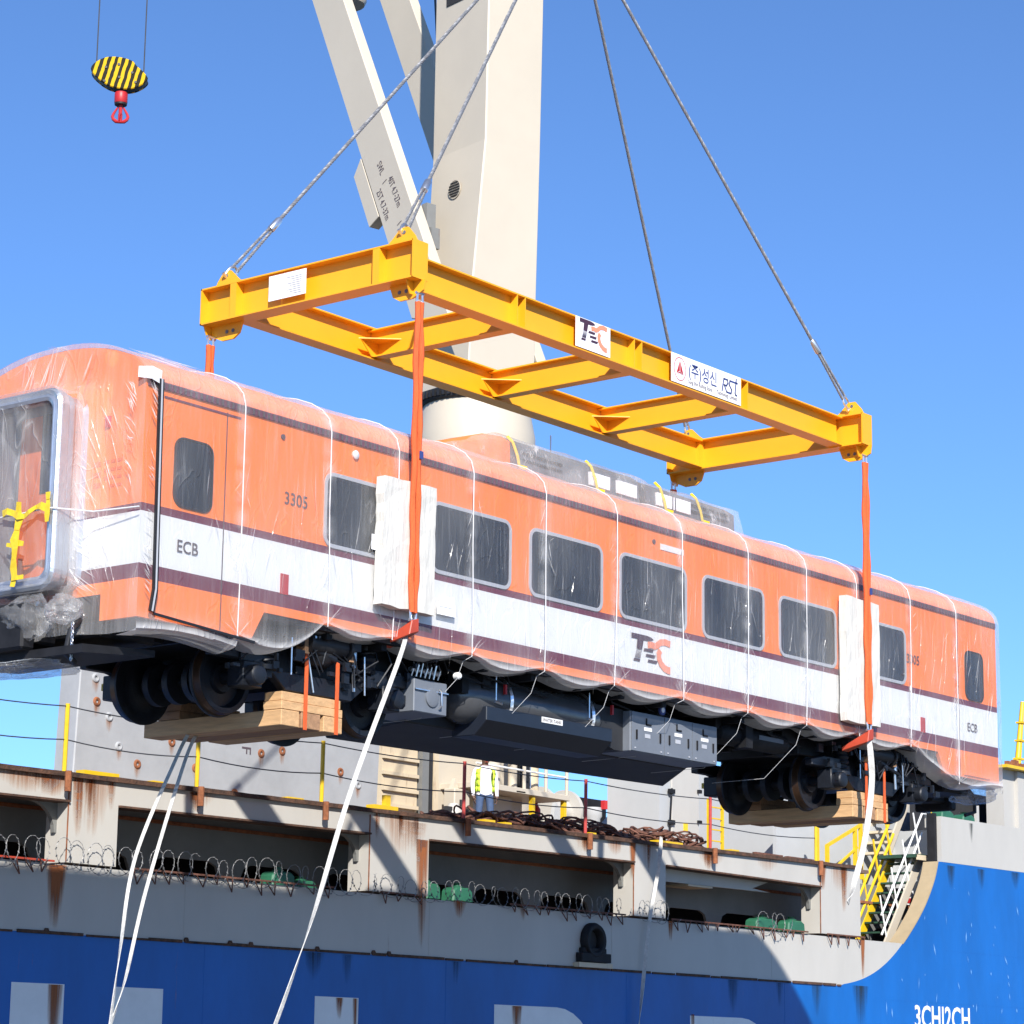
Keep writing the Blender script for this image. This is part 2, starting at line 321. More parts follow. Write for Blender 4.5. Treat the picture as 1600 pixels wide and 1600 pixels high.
def ring(mb, outer, inner, axis, a, b, mi=0):
    n = len(outer)
    def pt(q, t): return {'x': (t, q[0], q[1]), 'y': (q[0], t, q[1])}[axis]
    for k in range(n):
        j = (k + 1) % n
        for A, B, ta, tb in ((outer, inner, a, a), (outer, inner, b, b), (outer, outer, a, b), (inner, inner, a, b)):
            if A is B: mb.quad(pt(A[k], ta), pt(A[j], ta), pt(A[j], tb), pt(A[k], tb))
            else: mb.quad(pt(A[k], ta), pt(A[j], ta), pt(B[j], ta), pt(B[k], ta))
    return mb
def logo(parent, x, y, z, w, h, depth=0.004):
    # transit logo: dark T with barred stem, three slanted bars, orange hook and C
    def P(q): return (x + q[0] * w, z + q[1] * h)
    d = MB(); n = 0
    def poly(pts): d.quad(*[(P(q)[0], y - depth, P(q)[1]) for q in pts])
    poly([(0, 1), (0.40, 1.0), (0.40, 0.85), (0.0, 0.85)]); poly([(0.40, 1.0), (0.50, 0.975), (0.57, 0.92), (0.48, 0.87), (0.40, 0.85)])
    poly([(0.15, 0.85), (0.31, 0.85), (0.27, 0.56), (0.13, 0.56)])
    for k in range(7):
        t = 0.535 - k * 0.036; hh = 0.010 + 0.002 * k; poly([(0.125 - .006 * k, t), (0.268 - .006 * k, t), (0.266 - .006 * k, t - hh), (0.123 - .006 * k, t - hh)])
    poly([(0.07, 0.27), (0.225, 0.27), (0.21, 0.19), (0.05, 0.19)])
    for k in range(3):
        a, b = 0.33 + 0.05 * k, 0.62 - 0.155 * k; poly([(a, b), (a + .24, b + .01), (a + .21, b - .085), (a - .02, b - .085)])
    d.build('logo_letter', 'logo_dark', parent)
    o = MB()
    def rib(pts, ww):
        q = [Vector((p[0] * w, p[1] * h)) for p in pts]; L_ = []; R_ = []
        for k in range(len(q)):
            t = (q[min(k + 1, len(q) - 1)] - q[max(k - 1, 0)]).normalized(); nn = Vector((-t.y, t.x)) * ww * w / 2
            L_.append(q[k] + nn); R_.append(q[k] - nn)
        for k in range(len(q) - 1):
            o.quad(*[(x + c.x, y - depth, z + c.y) for c in (L_[k], L_[k + 1], R_[k + 1], R_[k])])
    rib([(0.42, 0.735), (0.52, 0.76), (0.60, 0.735), (0.66, 0.79), (0.74, 0.89), (0.86, 0.93), (1.0, 0.90)], 0.10)
    rib([(0.74, 0.66), (0.70, 0.54), (0.71, 0.40), (0.76, 0.26), (0.85, 0.15), (0.93, 0.11), (1.0, 0.11)], 0.11)
    o.build('logo_curve', 'logo_orange', parent)

# ================================================================== setting: quay and water
g = MB().box(-400, 400, -400, 7.9, -9.4, -7.4).build('quay_ground', 'quay'); g['kind'] = 'structure'
w = MB().quad((-5000, 7.9, -8.9), (5000, 7.9, -8.9), (5000, 8000, -8.9), (-5000, 8000, -8.9)).build('water', 'water'); w['kind'] = 'structure'

# ================================================================== coach
W = 3.2; LEN = 20.9; HR = 0.565; ZC = 2.25
coach = thing('passenger_coach', 'orange and white railway coach hanging level in mid air above the quay', 'railway coach', (0, 0, -1.45))
def roof_pt(t, off=0.0):           # t: 0 near side .. 1 far side
    a = pi * (1 - t); return (W / 2 + (W / 2 + off) * cos(a), ZC + (HR + off) * sin(a))
def zbot(x):
    for x0, z0, x1, z1 in ((-1, -.62, 1.92, -.62), (1.92, -.62, 2.12, -.27), (2.12, -.27, 18.75, -.27), (18.75, -.27, 18.95, -.62), (18.95, -.62, 30, -.62)):
        if x0 <= x <= x1: return z0 + (z1 - z0) * (x - x0) / (x1 - x0)
outline = [(0, -.62), (1.92, -.62), (2.12, -.27), (18.75, -.27), (18.95, -.62), (LEN, -.62), (LEN, ZC), (0, ZC)]
for yy, nm in ((0.0, 'side_wall'), (W - 0.06, 'side_wall')):
    MB().prism(outline, 'y', yy, yy + 0.06).build(nm, 'livery', coach)
b = MB(); N_ = 22
for k in range(N_):
    p, q = roof_pt(k / N_), roof_pt((k + 1) / N_); b.quad((0, *p), (0, *q), (LEN, *q), (LEN, *p), sm=True)
b.build('roof', 'roof', coach)
for xx in (0.0, LEN):              # end walls with the domed gable
    MB().prism([(0.06, -.62), (W - .06, -.62), (W - 0.06, ZC)] + [roof_pt(1 - k / N_, -0.004) for k in range(1, N_)] + [(0.06, ZC)], 'x', xx + (0.0 if xx == 0 else -0.05), xx + (0.05 if xx == 0 else 0.0)).build('end_wall', 'livery', coach)
# ribbed rain gutter along the cantrail
gt = MB().box(0.02, LEN - .02, -0.022, 0.0, 2.155, 2.245)
gut = gt.build('gutter', 'maroon', coach)
rb = MB()
for k in range(230): rb.box(0.06 + k * 0.0905, 0.06 + k * 0.0905 + 0.03, -0.034, -0.022, 2.165, 2.235)
r_ = rb.build('gutter_rib', 'ink', gut); r_['kind'] = 'stuff'
rail = MB(); rail.box(0.3, 1.6, -0.012, 0.0, 2.06, 2.085); rail.build('rain_strip', 'maroon', coach)
# windows
wins = [(0.515, 1.13, .80, 1.62, .13)] + [(a, a + 1.62, .78, 1.66, .11) for a in (3.19, 5.29, 7.41, 9.53, 11.66, 13.80)] + [(16.05, 17.65, .79, 1.65, .11), (19.76, 20.38, .77, 1.61, .13)]
for k, (x0, x1, z0, z1, rr) in enumerate(wins):
    small = x1 - x0 < 1
    e = 0.02 if small else 0.05
    f_ = ring(MB(), rrect(x0 - e, x1 + e, z0 - e, z1 + e, rr + e), rrect(x0, x1, z0, z1, rr), 'y', -0.018, 0.0).build('window', 'black' if small else 'rubber', coach)
    MB().prism(rrect(x0 + .001, x1 - .001, z0 + .001, z1 - .001, rr), 'y', -0.008, 0.002).build('pane', 'glass', f_)
# lettering, markings
RF = (radians(90), 0, 0)
text('3305', 0.225, 'ink', 'number', coach, (2.40, -0.012, 1.15), RF, 0.002, sx=0.98)
text('ECB', 0.215, 'ink', 'lettering', coach, (0.585, -0.012, 0.24), RF, 0.002, sx=0.95)
text('3305', 0.225, 'ink', 'number', coach, (17.72, -0.012, 1.14), RF, 0.002, sx=0.98)
text('ECB', 0.215, 'ink', 'lettering', coach, (19.78, -0.012, 0.20), RF, 0.002, sx=0.95)
MB().box(2.39, 2.53, -.012, 0, 0.002, .26).build('red_marker', 'red', coach); MB().box(18.17, 18.31, -.012, 0, 0.002, .26).build('red_marker', 'red', coach)
logo(coach, 9.79, -0.008, 0.05, 0.98, 0.50)
MB().box(10.52, 11.12, -.012, 0, 1.90, 1.99).build('white_plate', 'white', coach)
MB().lathe([(0.055, 0), (0.06, -0.03), (0.035, -0.05)], (3.70, 0, 2.02), 'y', 14).build('side_lamp', 'white', coach)
MB().lathe([(0.035, 0), (0.035, -0.02)], (2.35, 0, 1.99), 'y', 10).build('lamp_boss', 'ink', coach)
MB().lathe([(0.035, 0), (0.035, -0.02)], (10.35, 0, 1.99), 'y', 10).build('lamp_boss', 'ink', coach)
# door outlines (fine dark joints) on both end vestibules
dj = MB()
for xa in (1.36, 19.50): dj.box(xa, xa + 0.014, -0.006, 0, -.6, 2.1)
dj.build('door_joint', 'ink', coach)
lp = MB().prism([(19.62, -.58), (20.55, -.58), (20.55, -.22), (19.72, -.22)], 'y', -0.03, 0.0); lp.build('access_panel', 'livery', coach)
# end-face details
MB().box(-0.03, 0.0, 0.58, 0.66, 1.72, 1.86).build('tail_lamp', 'red', coach)
st = MB()
for k in range(4):
    for j in range(3 if k else 2): st.box(-0.006, 0, 0.36 + .11 * j, 0.36 + .11 * j + .08, 0.98 + .10 * k, 1.02 + .10 * k)
for k in range(3): st.box(-0.006, 0, .72, .84, 1.0 + .13 * k, 1.06 + .13 * k)
st.build('stencil_block', 'endorange', coach)
# near gangway: moulded frame, bellows sleeve, recessed door
GY0, GY1, GZ0, GZ1 = 0.86, 2.34, -0.27, 2.17
gang = MB()
prof = []
out_, inn_ = rrect(GY0, GY1, GZ0, GZ1, .22, 7), rrect(GY0 + .15, GY1 - .15, GZ0 + .15, GZ1 - .15, .13, 7)
mid1 = rrect(GY0 + .03, GY1 - .03, GZ0 + .03, GZ1 - .03, .20, 7); mid2 = rrect(GY0 + .07, GY1 - .07, GZ0 + .07, GZ1 - .07, .18, 7); mid3 = rrect(GY0 + .11, GY1 - .11, GZ0 + .11, GZ1 - .11, .15, 7)
loops = [(out_, -.42), (out_, -.53), (mid1, -.57), (mid2, -.55), (mid3, -.57), (inn_, -.55), (inn_, -.40)]
for (A, xa), (B, xb) in zip(loops, loops[1:]):
    for k in range(len(A)):
        j = (k + 1) % len(A); gang.quad((xa, *A[k]), (xa, *A[j]), (xb, *B[j]), (xb, *B[k]), sm=True)
gf = gang.build('gangway_frame', 'silver', coach)
sl = MB(); root = rrect(GY0 + .12, GY1 - .12, GZ0 + .05, GZ1 - .02, .2, 7)
steps = [(out_, -.42)] + [((rrect(GY0 + .02 + .03 * (i % 2) + .02 * i, GY1 - .02 - .03 * (i % 2) - .02 * i, GZ0 + .02 + .02 * (i % 2), GZ1 - .02 - .02 * (i % 2), .2, 7)), -.42 + .07 * i) for i in range(1, 6)] + [(root, 0.0)]
for (A, xa), (B, xb) in zip(steps, steps[1:]):
    for k in range(len(A)):
        j = (k + 1) % len(A); sl.quad((xa, *A[k]), (xa, *A[j]), (xb, *B[j]), (xb, *B[k]), sm=True)
sl.build('bellows', 'silver', gf)
inn0 = MB()
for k in range(len(inn_)):
    j = (k + 1) % len(inn_); inn0.quad((-.40, *inn_[k]), (-.40, *inn_[j]), (-.012, *inn_[j]), (-.012, *inn_[k]))
inn0.build('inner_sleeve', 'boxgrey', gf)
gd = MB().box(-0.06, -0.012, 1.02, 2.12, -.10, 2.12).build('gangway_door', 'endorange', coach)
MB().box(-0.075, -0.06, 1.40, 1.72, 1.04, 2.06).build('door_window', 'glass', gd)
MB().box(-0.06, -0.012, 2.125, 2.22, -.10, 2.0).build('gangway_panel', 'acgrey', coach)
# underframe, coupler, end sill
MB().box(0.05, LEN - .05, .07, W - .07, -.26, -.14).build('floor_plate', 'under', coach)
MB().box(2.2, LEN - 2.2, .02, .12, -.34, -.27).build('sole_bar', 'under', coach); MB().box(2.2, LEN - 2.2, W - .12, W - .02, -.34, -.27).build('sole_bar', 'under', coach)
for x in [3.4 + 1.05 * i for i in range(14)]: MB().box(x, x + .1, .12, W - .12, -.42, -.26).build('cross_bearer', 'under', coach)
MB().box(0.1, 1.6, 1.2, 2.0, -.62, -.26).build('draft_pocket', 'under', coach); MB().box(LEN - 1.6, LEN - .1, 1.2, 2.0, -.62, -.26).build('draft_pocket', 'under', coach)
for sg, x0 in ((-1, 0.0), (1, LEN)):
    cp = MB(); cp.box(min(x0, x0 + sg * .62), max(x0, x0 + sg * .62), 1.35, 1.85, -.86, -.52); cp.box(min(x0 + sg * .45, x0 + sg * .66), max(x0 + sg * .45, x0 + sg * .66), 1.22, 1.98, -.98, -.42)
    cp.box(min(x0 - sg * .9, x0), max(x0 - sg * .9, x0), .6, 2.6, -.80, -.27)
    c_ = cp.build('coupler', 'under', coach, 0.03)
    ep = MB() if sg > 0 else MB().hexa([V(x0 - sg * .7, .40, -.98), V(x0 + sg * .5, .35, -1.08), V(x0 - sg * .7, 2.8, -.98), V(x0 + sg * .5, 2.8, -1.08), V(x0 - sg * .7, .40, -.9), V(x0 + sg * .5, .35, -.98), V(x0 - sg * .7, 2.8, -.9), V(x0 + sg * .5, 2.8, -.98)])
    if sg < 0: ep.build('end_tray', 'under', coach)
    hp = MB(); hp.tube([V(x0 + sg * .1, .78, -.55), V(x0 + sg * .38, .70, -.78), V(x0 + sg * .42, .72, -1.05), V(x0 + sg * .2, .8, -1.12)], .035, 8)
    hp.build('brake_hose', 'black', coach)
ch = MB()
for k in range(9):
    c = V(-.42, .62, -.72 - .05 * k); ch.tube([c + V((0.016 * cos(t)) * (k % 2), (0.016 * cos(t)) * (1 - k % 2), .032 * sin(t)) for t in [2 * pi * i / 8 for i in range(8)]], .006, 5, closed=True)
ch.build('safety_chain', 'chrome', coach)
# roof air-conditioning unit
AX = 6.9
ac = MB()
def acsec(x, z): return [(x, .98, z - .52), (x, 1.0, z - .10), (x, 1.15, z), (x, 2.05, z), (x, 2.2, z - .1), (x, 2.22, z - .52)]
def loft(mb, secs):
    for A, B in zip(secs, secs[1:]):
        for k in range(len(A) - 1): mb.quad(A[k], A[k + 1], B[k + 1], B[k])
    mb.quad(*secs[0]); mb.quad(*secs[-1][::-1]); return mb
cowl = [[(6.05, .98, 2.72), (6.05, 1.0, 2.74), (6.05, 1.15, 2.77), (6.05, 2.05, 2.77), (6.05, 2.2, 2.74), (6.05, 2.22, 2.72)], acsec(7.70, 3.28), acsec(8.15, 3.32)]
roofu = loft(MB(), cowl).build('roof_unit_cowl', 'roof', coach)
u1 = loft(ac, [acsec(8.16, 3.31), acsec(11.35, 3.31)]).build('roof_unit', 'acgrey', coach, 0.03)
u2 = loft(MB(), [acsec(11.55, 3.27), acsec(14.0, 3.25)]).build('roof_unit', 'acgrey', coach, 0.03)
for u, xs, mt in ((u1, (8.45, 8.78, 9.1), 'under'), (u1, (10.05, 10.75), 'paper'), (u2, (11.8, 12.2), 'paper'), (u2, (12.75, 13.1, 13.5), 'under')):
    for x in xs:
        gq = MB()
        nn = 7 if mt == 'paper' else 6
        for k in range(nn):
            if mt == 'paper': gq.box(x + .075 * k, x + .075 * k + .055, .955, .998, 2.93, 3.13)
            else: gq.box(x + .05 * k, x + .05 * k + .032, .97, .995, 3.08, 3.12); gq.box(x + .05 * k, x + .05 * k + .032, .97, .995, 2.98, 3.02)
        gq.build('grille', mt, u)
MB().tube([V(9.9, 1.6, 3.3), V(9.9, 1.6, 3.75)], .012, 6).build('roof_aerial', 'white', coach)

# ---- underfloor equipment
b1 = MB().box(5.30, 5.98, .28, 1.2, -1.10, -.66).build('control_box', 'boxgrey', coach, 0.012)
MB().lathe([(.13, 0), (.13, -.02), (.1, -.03)], (5.66, .28, -.88), 'y', 20).build('box_cover', 'boxgrey', b1)
q = MB(); q.bar((5.30, .26, -.80), (5.98, .26, -.80), .015); q.tube([(5.8, .26, -.76), (5.8, .22, -.8), (5.8, .22, -.98), (5.8, .26, -1.02)], .012, 6); q.build('box_handle', 'chrome', b1)
vg = MB()
for k in range(7): vg.tube([V(5.32 + .09 * k, .35, -.62), V(5.34 + .09 * k, .32, -.50 + .03 * (k % 3)), V(5.40 + .085 * k, .38, -.40)], .012 + .006 * (k % 2), 6)
vg.tube([V(5.35, .4, -.52), V(5.95, .4, -.52)], .035, 8); vg.build('valve_cluster', 'chrome', coach)
MB().lathe([(.05, 0), (.05, -.07), (.03, -.09)], (6.05, .2, -.55), 'y', 12).build('valve_cap', 'white', coach)
# long slate coloured tray box under the middle
tr_ = MB(); tr_.hexa([V(5.9, .95, -1.13), V(12.5, .9, -1.13), V(6.6, 3.05, -1.13), V(14.3, 2.6, -1.13), V(5.9, .95, -.5), V(12.5, .9, -.5), V(6.6, 3.05, -.5), V(14.3, 2.6, -.5)])
tr_.build('equipment_tray', 'slate', coach, 0.02)
# water tank: lying cylinder with dished end, on a navy channel beam
tk = MB(); tk.lathe([(.02, 6.55), (.18, 6.58), (.30, 6.68), (.36, 6.85), (.36, 9.6), (.30, 9.77), (.18, 9.87), (.02, 9.9)], (0, .78, -.70), 'x', 30)
tank = tk.build('water_tank', 'tank', coach)
nb = MB(); nb.prism([(.38, -.83), (.38, -1.02), (.60, -1.22), (1.0, -1.22), (1.0, -.83)], 'x', 6.95, 9.86)
nav = nb.build('tank_cradle', 'navy', tank, 0.01)
pl = MB().box(8.18, 8.66,   .372, .379, -.92, -.84).build('tank_plate', 'white', tank)
text('WATER TANK', 0.066, 'ink', 'plate_text', tank, (8.20, .369, -.903), RF, 0.0008)
for x in (7.55, 9.45):
    ts = MB(); ts.tube([V(x, .78 + .37 * cos(t), -.70 + .37 * sin(t)) for t in [radians(60 + 12 * k) for k in range(13)]], .03, 4); ts.box(x - .15, x + .15, .45, .55, -.80, -.74); ts.build('tank_strap', 'chrome', tank)
for x in (7.2, 9.35):
    pv = MB(); pv.tube([V(x, .42, -.36), V(x, .42, -.74)], .014, 6); pv.tube([V(x - .02, .42, -.74), V(x + .13, .42, -.76)], .022, 6); pv.build('drain_pipe', 'chrome', tank)
for x in (7.36, 9.86): MB().box(x, x + .035, .38, .42, -.62, -.48).build('red_handle', 'red', tank)
# grey electrical cabinet with three doors
cb = MB().box(10.22, 12.47, .32, 1.6, -1.115, -.52).build('electrical_cabinet', 'boxgrey', coach, 0.01)
MB().prism([(9.4, -.50), (9.4, -.95), (10.0, -1.115), (10.215, -1.115), (10.215, -.5)], 'y', .45, 1.6).build('cabinet_end', 'slate', coach)
for xa, xb in ((10.24, 11.06), (11.075, 11.79), (11.805, 12.455)):
    dr = MB().box(xa, xb, .304, .32, -1.10, -.53).build('cabinet_door', 'boxgrey', cb)
    hw = MB()
    for xx in (xa + .10, xb - .12): hw.box(xx, xx + .025, .285, .302, -.93, -.79)
    cx = (xa + xb) / 2
    hw.box(cx - .06, cx - .04, .288, .302, -.70, -.60); hw.box(cx - .06, cx + .07, .288, .302, -.70, -.68)
    hw.build('door_latch', 'under', cb)
    MB().box(cx - .1, cx + .09, .298, .3035, -.785, -.735).build('door_label', 'paper', cb)
    MB().box(cx - .08, cx + .05, .298, .3035, -.89, -.83).build('door_plate', 'rubber', cb)
    for xx in (xa + .08, xb - .08): MB().lathe([(.012, 0), (.012, -.012)], (xx, .304, -1.06), 'y', 8).build('door_bolt', 'rubber', cb)
MB().lathe([(.05, 0), (.075, -.02), (.075, -.05)], (10.95, .30, -.44), 'y', 16).build('blue_cap', 'signblue', coach)
MB().lathe([(.04, -.051), (.04, -.058)], (10.95, .30, -.44), 'y', 14).build('blue_cap_face', 'paper', coach)
# brake reservoir before the right bogie
rv = MB().lathe([(.02, 12.75), (.13, 12.8), (.17, 12.9), (.17, 14.6), (.13, 14.7), (.02, 14.75)], (0, .55, -.55), 'x', 20).build('air_reservoir', 'under', coach)
MB().box(13.75, 14.45, .372, .376, -.57, -.50).build('reservoir_plate', 'acgrey', rv)
rnd = random.Random(3); jn = MB()
for k in range(26):
    x = rnd.choice([rnd.uniform(5.0, 6.9), rnd.uniform(12.6, 15.2), rnd.uniform(5, 15)]); y = rnd.uniform(.3, .9)
    jn.box(x, x + rnd.uniform(.08, .35), y, y + rnd.uniform(.1, .3), rnd.uniform(-.75, -.5), -.3)
for k in range(10):
    x = rnd.uniform(4.8, 15); jn.tube([V(x, .3 + rnd.random() * .3, -.33), V(x + .1, .35, -.45), V(x + rnd.uniform(.3, 1.2), .4, -.48 - rnd.random() * .15)], .014, 6)
j_ = jn.build('underfloor_fitting', 'under', coach); j_['kind'] = 'stuff'

# ---- bogies
def bogie(xa, xb):
    xm = (xa + xb) / 2
    bg_ = MB(); zc = -1.0
    for y in (.48, 2.72):                          # side frame: dropped beam
        bg_.prism([(xa - .62, -.70), (xa - .25, -.62), (xa + .35, -.62), (xa + .62, -.86), (xb - .62, -.86), (xb - .35, -.62), (xb + .25, -.62), (xb + .62, -.70), (xb + .62, -.80), (xb + .2, -.80), (xb - .45, -.92), (xb - .7, -1.10), (xa + .7, -1.10), (xa + .45, -.92), (xa - .2, -.80), (xa - .62, -.80)], 'y', y - .07, y + .07)
    bg_.box(xm - .28, xm + .28, .55, 2.65, -1.02, -.72); bg_.box(xm - .2, xm + .2, .35, 2.85, -.60, -.42)
    bg_.box(xm - .95, xm + .95, .62, 2.58, -.86, -.36); bg_.box(xa - .5, xb + .5, .75, 2.45, -.60, -.28)
    fr_ = bg_.build('bogie', 'bogie', coach, 0.012)
    for xw in (xa, xb):
        for yy, s in ((.85, 1), (2.35, -1)):
            # tread, inner flange, web and hub; field face looks outwards
            wh = MB(); wh.lathe([(.10, -.03 * s), (.17, -.03 * s), (.19, .03 * s), (.34, .05 * s), (.375, -.055 * s), (.44, -.06 * s), (.452, .06 * s), (.48, .068 * s), (.48, .10 * s), (.37, .10 * s), (.34, .085 * s), (.2, .10 * s), (.16, .13 * s), (.09, .13 * s)], (xw, yy, zc), 'y', 40)
            wo = wh.build('wheel', 'bogie', fr_)
            MB().lathe([(.441, -.05 * s), (.446, -.048 * s), (.456, .056 * s), (.462, .060 * s)], (xw, yy, zc), 'y', 40, cap=False).build('tyre', 'tyre', fr_)
        ax = MB().tube([V(xw, .42, zc), V(xw, 2.78, zc)], .085, 14)
        for yd in (1.25, 1.6, 1.95): ax.lathe([(.09, -.05), (.27, -.05), (.27, .05), (.09, .05)], (xw, yd, zc), 'y', 28)
        ax.build('axle', 'bogie', fr_)
        for y in (.48, 2.72):
            xb_ = MB().box(xw - .15, xw + .20, y - .14, y + .14, zc - .14, zc + .18); xb_.lathe([(.13, 0), (.13, -.18), (.09, -.2)], (xw, y - .1, zc), 'y', 18)
            xb_.build('axle_box', 'bogie', fr_, 0.015)
            for dx in (.36,) if xw == xa else (-.36,):
                sp = MB(); hel = [V(xw + dx + .105 * cos(t), y - .02 + .105 * sin(t), zc + .18 + .42 * t / (2 * pi * 5)) for t in [2 * pi * 5 * i / 70 for i in range(71)]]
                sp.tube(hel, .02, 6); sp.lathe([(.14, .60), (.14, .66)], (xw + dx, y - .02, zc), 'z', 16); sp.lathe([(.15, .12), (.15, .18)], (xw + dx, y - .02, zc), 'z', 16); sp.lathe([(.11, .30), (.13, .34), (.11, .38), (.13, .42), (.11, .46), (.13, .50), (.11, .54)], (xw + dx, y - .02, zc), 'z', 16)
                sp.build('coil_spring', 'bogie', fr_)
        MB().hexa([V(xw - .06, .27, zc + .02), V(xw + .13, .27, zc), V(xw - .06, .33, zc + .02), V(xw + .13, .33, zc), V(xw - .06, .27, zc + .10), V(xw + .13, .27, zc + .07), V(xw - .06, .33, zc + .10), V(xw + .13, .33, zc + .07)]).build('yellow_clip', 'tapeyellow', fr_)
    MB().box(xa - .10, xa + .08, 2.85, 2.93, zc + .0, zc + .09).build('yellow_clip', 'tapeyellow', fr_)
    for y in (.42, 2.78):
        s2 = MB(); s2.lathe([(.20, -.72), (.27, -.66), (.30, -.58), (.27, -.50), (.22, -.45)], (xm, y + .12, 0), 'z', 22); s2.build('air_spring', 'black', fr_)
    dm = MB(); dm.tube([V(xm + .55, .33, -.42), V(xm + .55, .33, -.68)], .045, 10); dm.tube([V(xm + .55, .33, -.68), V(xm + .57, .33, -.98)], .022, 8); dm.build('damper', 'chrome', fr_)
    dm = MB(); dm.tube([V(xm - .55, .30, -.46), V(xm + .15, .30, -.62)], .055, 10); dm.tube([V(xm + .15, .30, -.62), V(xm + .62, .30, -.72)], .03, 8); dm.build('yaw_damper', 'bogie', fr_)
    dm = MB(); dm.tube([V(xm - .35, .32, -.46), V(xm + .32, .32, -.46)], .13, 14); dm.lathe([(.16, 0), (.16, .05)], (xm + .34, .32, -.46), 'x', 14); dm.lathe([(.16, 0), (.16, .05)], (xm - .40, .32, -.46), 'x', 14); dm.build('brake_cylinder', 'black', fr_)
    br = MB()
    for dx in (-.42, .42): br.box(xm + dx - .04, xm + dx + .04, .24, .40, -.62, -.30)
    br.build('cylinder_bracket', 'timber2', fr_)
    lf = MB(); lf.tube([V(xm - .3, .36, -.5), V(xm - .18, .34, -1.08)], .014, 6); lf.tube([V(xb - .62, .26, -.52), V(xb - .60, .26, -1.02)], .012, 6); lf.tube([V(xa + .62, .26, -.45), V(xa + .62, .26, -.92)], .014, 6)
    for (dx, dz) in ((-.32, -.33), (-.24, -.32), (-.32, -.40), (-.24, -.39)): lf.lathe([(.018, 0), (.018, -.03)], (xm + dx, .22, dz), 'y', 8)
    lf.build('link_rod', 'chrome', fr_)
    ct = MB(); rn = random.Random(int(xa))
    for k in range(40):
        x = rn.uniform(xa - .5, xb + .5); y = rn.uniform(.2, .42); z = rn.uniform(-1.05, -.35)
        ct.box(x, x + rn.uniform(.03, .16), y, y + .05, z, z + rn.uniform(.03, .14))
    for k in range(14):
        x = rn.uniform(xa, xb); ct.tube([V(x, .3, -.3), V(x + rn.uniform(-.1, .1), .24, -.55), V(x + rn.uniform(-.4, .4), .28, rn.uniform(-.95, -.6))], .013, 5)
    cc = ct.build('bogie_fitting', 'bogie', fr_); cc['kind'] = 'stuff'
    return fr_
bogie(2.29, 4.90); bogie(15.98, 18.60)

# ================================================================== plastic film round the coach
wrap = thing('plastic_wrap', 'clear crinkled plastic sheeting wrapped round the whole orange coach', 'plastic sheet', (10, 1.6, -.5))
CORDX = [1.61, 3.18, 4.50, 6.05, 7.66, 9.35, 11.0, 12.79, 14.48, 16.02, 17.77, 19.35]
def hem(x):
    if x < 1.61: return -.80 + .10 * sin(x * 2.2) * .5
    if x < 3.18: t = (x - 1.61) / 1.57; return -.66 + .36 * t ** 3 - .10 * sin(pi * t)
    if x > 18.0:
        t = (x - 18.0) / 1.2
        return -.33 - .42 * min(t, 1) ** .8 if t < 1 else -.75 - .05 * sin((x - 19.2) * 3)
    for a, b_ in zip(CORDX, CORDX[1:]):
        if a <= x <= b_: t = (x - a) / (b_ - a); return -.30 - (.115 if b_ - a > 1.5 else .08) * sin(pi * t) ** 1.2
    return -.32
def nearcord(x): return min(abs(x - c) for c in CORDX)
def wrap_sheet():
    nu = 420; xs = [-.05 + (LEN + .1) * k / nu for k in range(nu + 1)]
    mb = MB(); rows = 0; cols = None
    for x in xs:
        h = hem(x); pr = []
        sagc = sin(pi * min(1, nearcord(x) / .8) * .5)
        # hem curl, side wall, roof, far side
        for k in range(5): t = k / 4; pr.append((.34 * (1 - t) ** 1.6 - .05 - .05 * sagc * sin(pi * t), h - .02 * (1 - t) + .05 * t, 1))
        nz_ = 46
        for k in range(1, nz_ + 1): z = h + .05 + (2.22 - h - .05) * k / nz_; pr.append((-.045, z, 0))
        for k in range(0, 31): p = roof_pt(k / 30, .045); pr.append((p[0], p[1] + .0, 2))
        for k in range(1, 16): pr.append((W + .045, 2.22 - 2.6 * k / 15, 3))
        cols = len(pr)
        nc = nearcord(x); tight = min(1, nc / .35)
        for (y, z, sec) in pr:
            n1 = noise.noise((x * 2.6, y * 1.3, z * .8)); n2 = noise.noise((x * 7 + 3, y * 3, z * 1.6 + 9)); n3 = noise.noise((x * .9, y, z * .5 + 20))
            rid = (1 - abs(n2)) ** 6
            d = (n1 * .020 + n2 * .006 + .012 * n3) * (.25 + .75 * tight)
            fog = .05 * max(0, n3 + .2)
            if sec == 0 or sec == 1: yy, zz = y - abs(d) - .002, z
            elif sec == 2:
                v = Vector((0, y - W / 2, (z - ZC) * 1.6)).normalized(); yy, zz = y + v.y * d, z + v.z * d; fog += .16
            else: yy, zz = y + d, z
            if sec == 1:
                fog += .30 + .25 * sagc
            elif sec == 0 and z < -.12:
                fog += .22 * max(0, 1 - (z - h) / .28) * (.3 + .7 * sagc)
            if nc < .16 and sec in (0, 2):
                jag = noise.noise((x * 3, z * 7 + y * 5, 3.3)); fog += max(0, (.5 + jag) * .30 * (1 - nc / .16))
            mb.fog[len(mb.v)] = max(0, fog); mb.v.append((x, yy, zz))
    for i in range(nu):
        for k in range(cols - 1):
            a = i * cols + k; mb.f.append((a, a + 1, a + cols + 1, a + cols)); mb.sm.append(True); mb.mi.append(0)
    return mb
wrap_sheet().build('film_sheet', 'film', wrap)
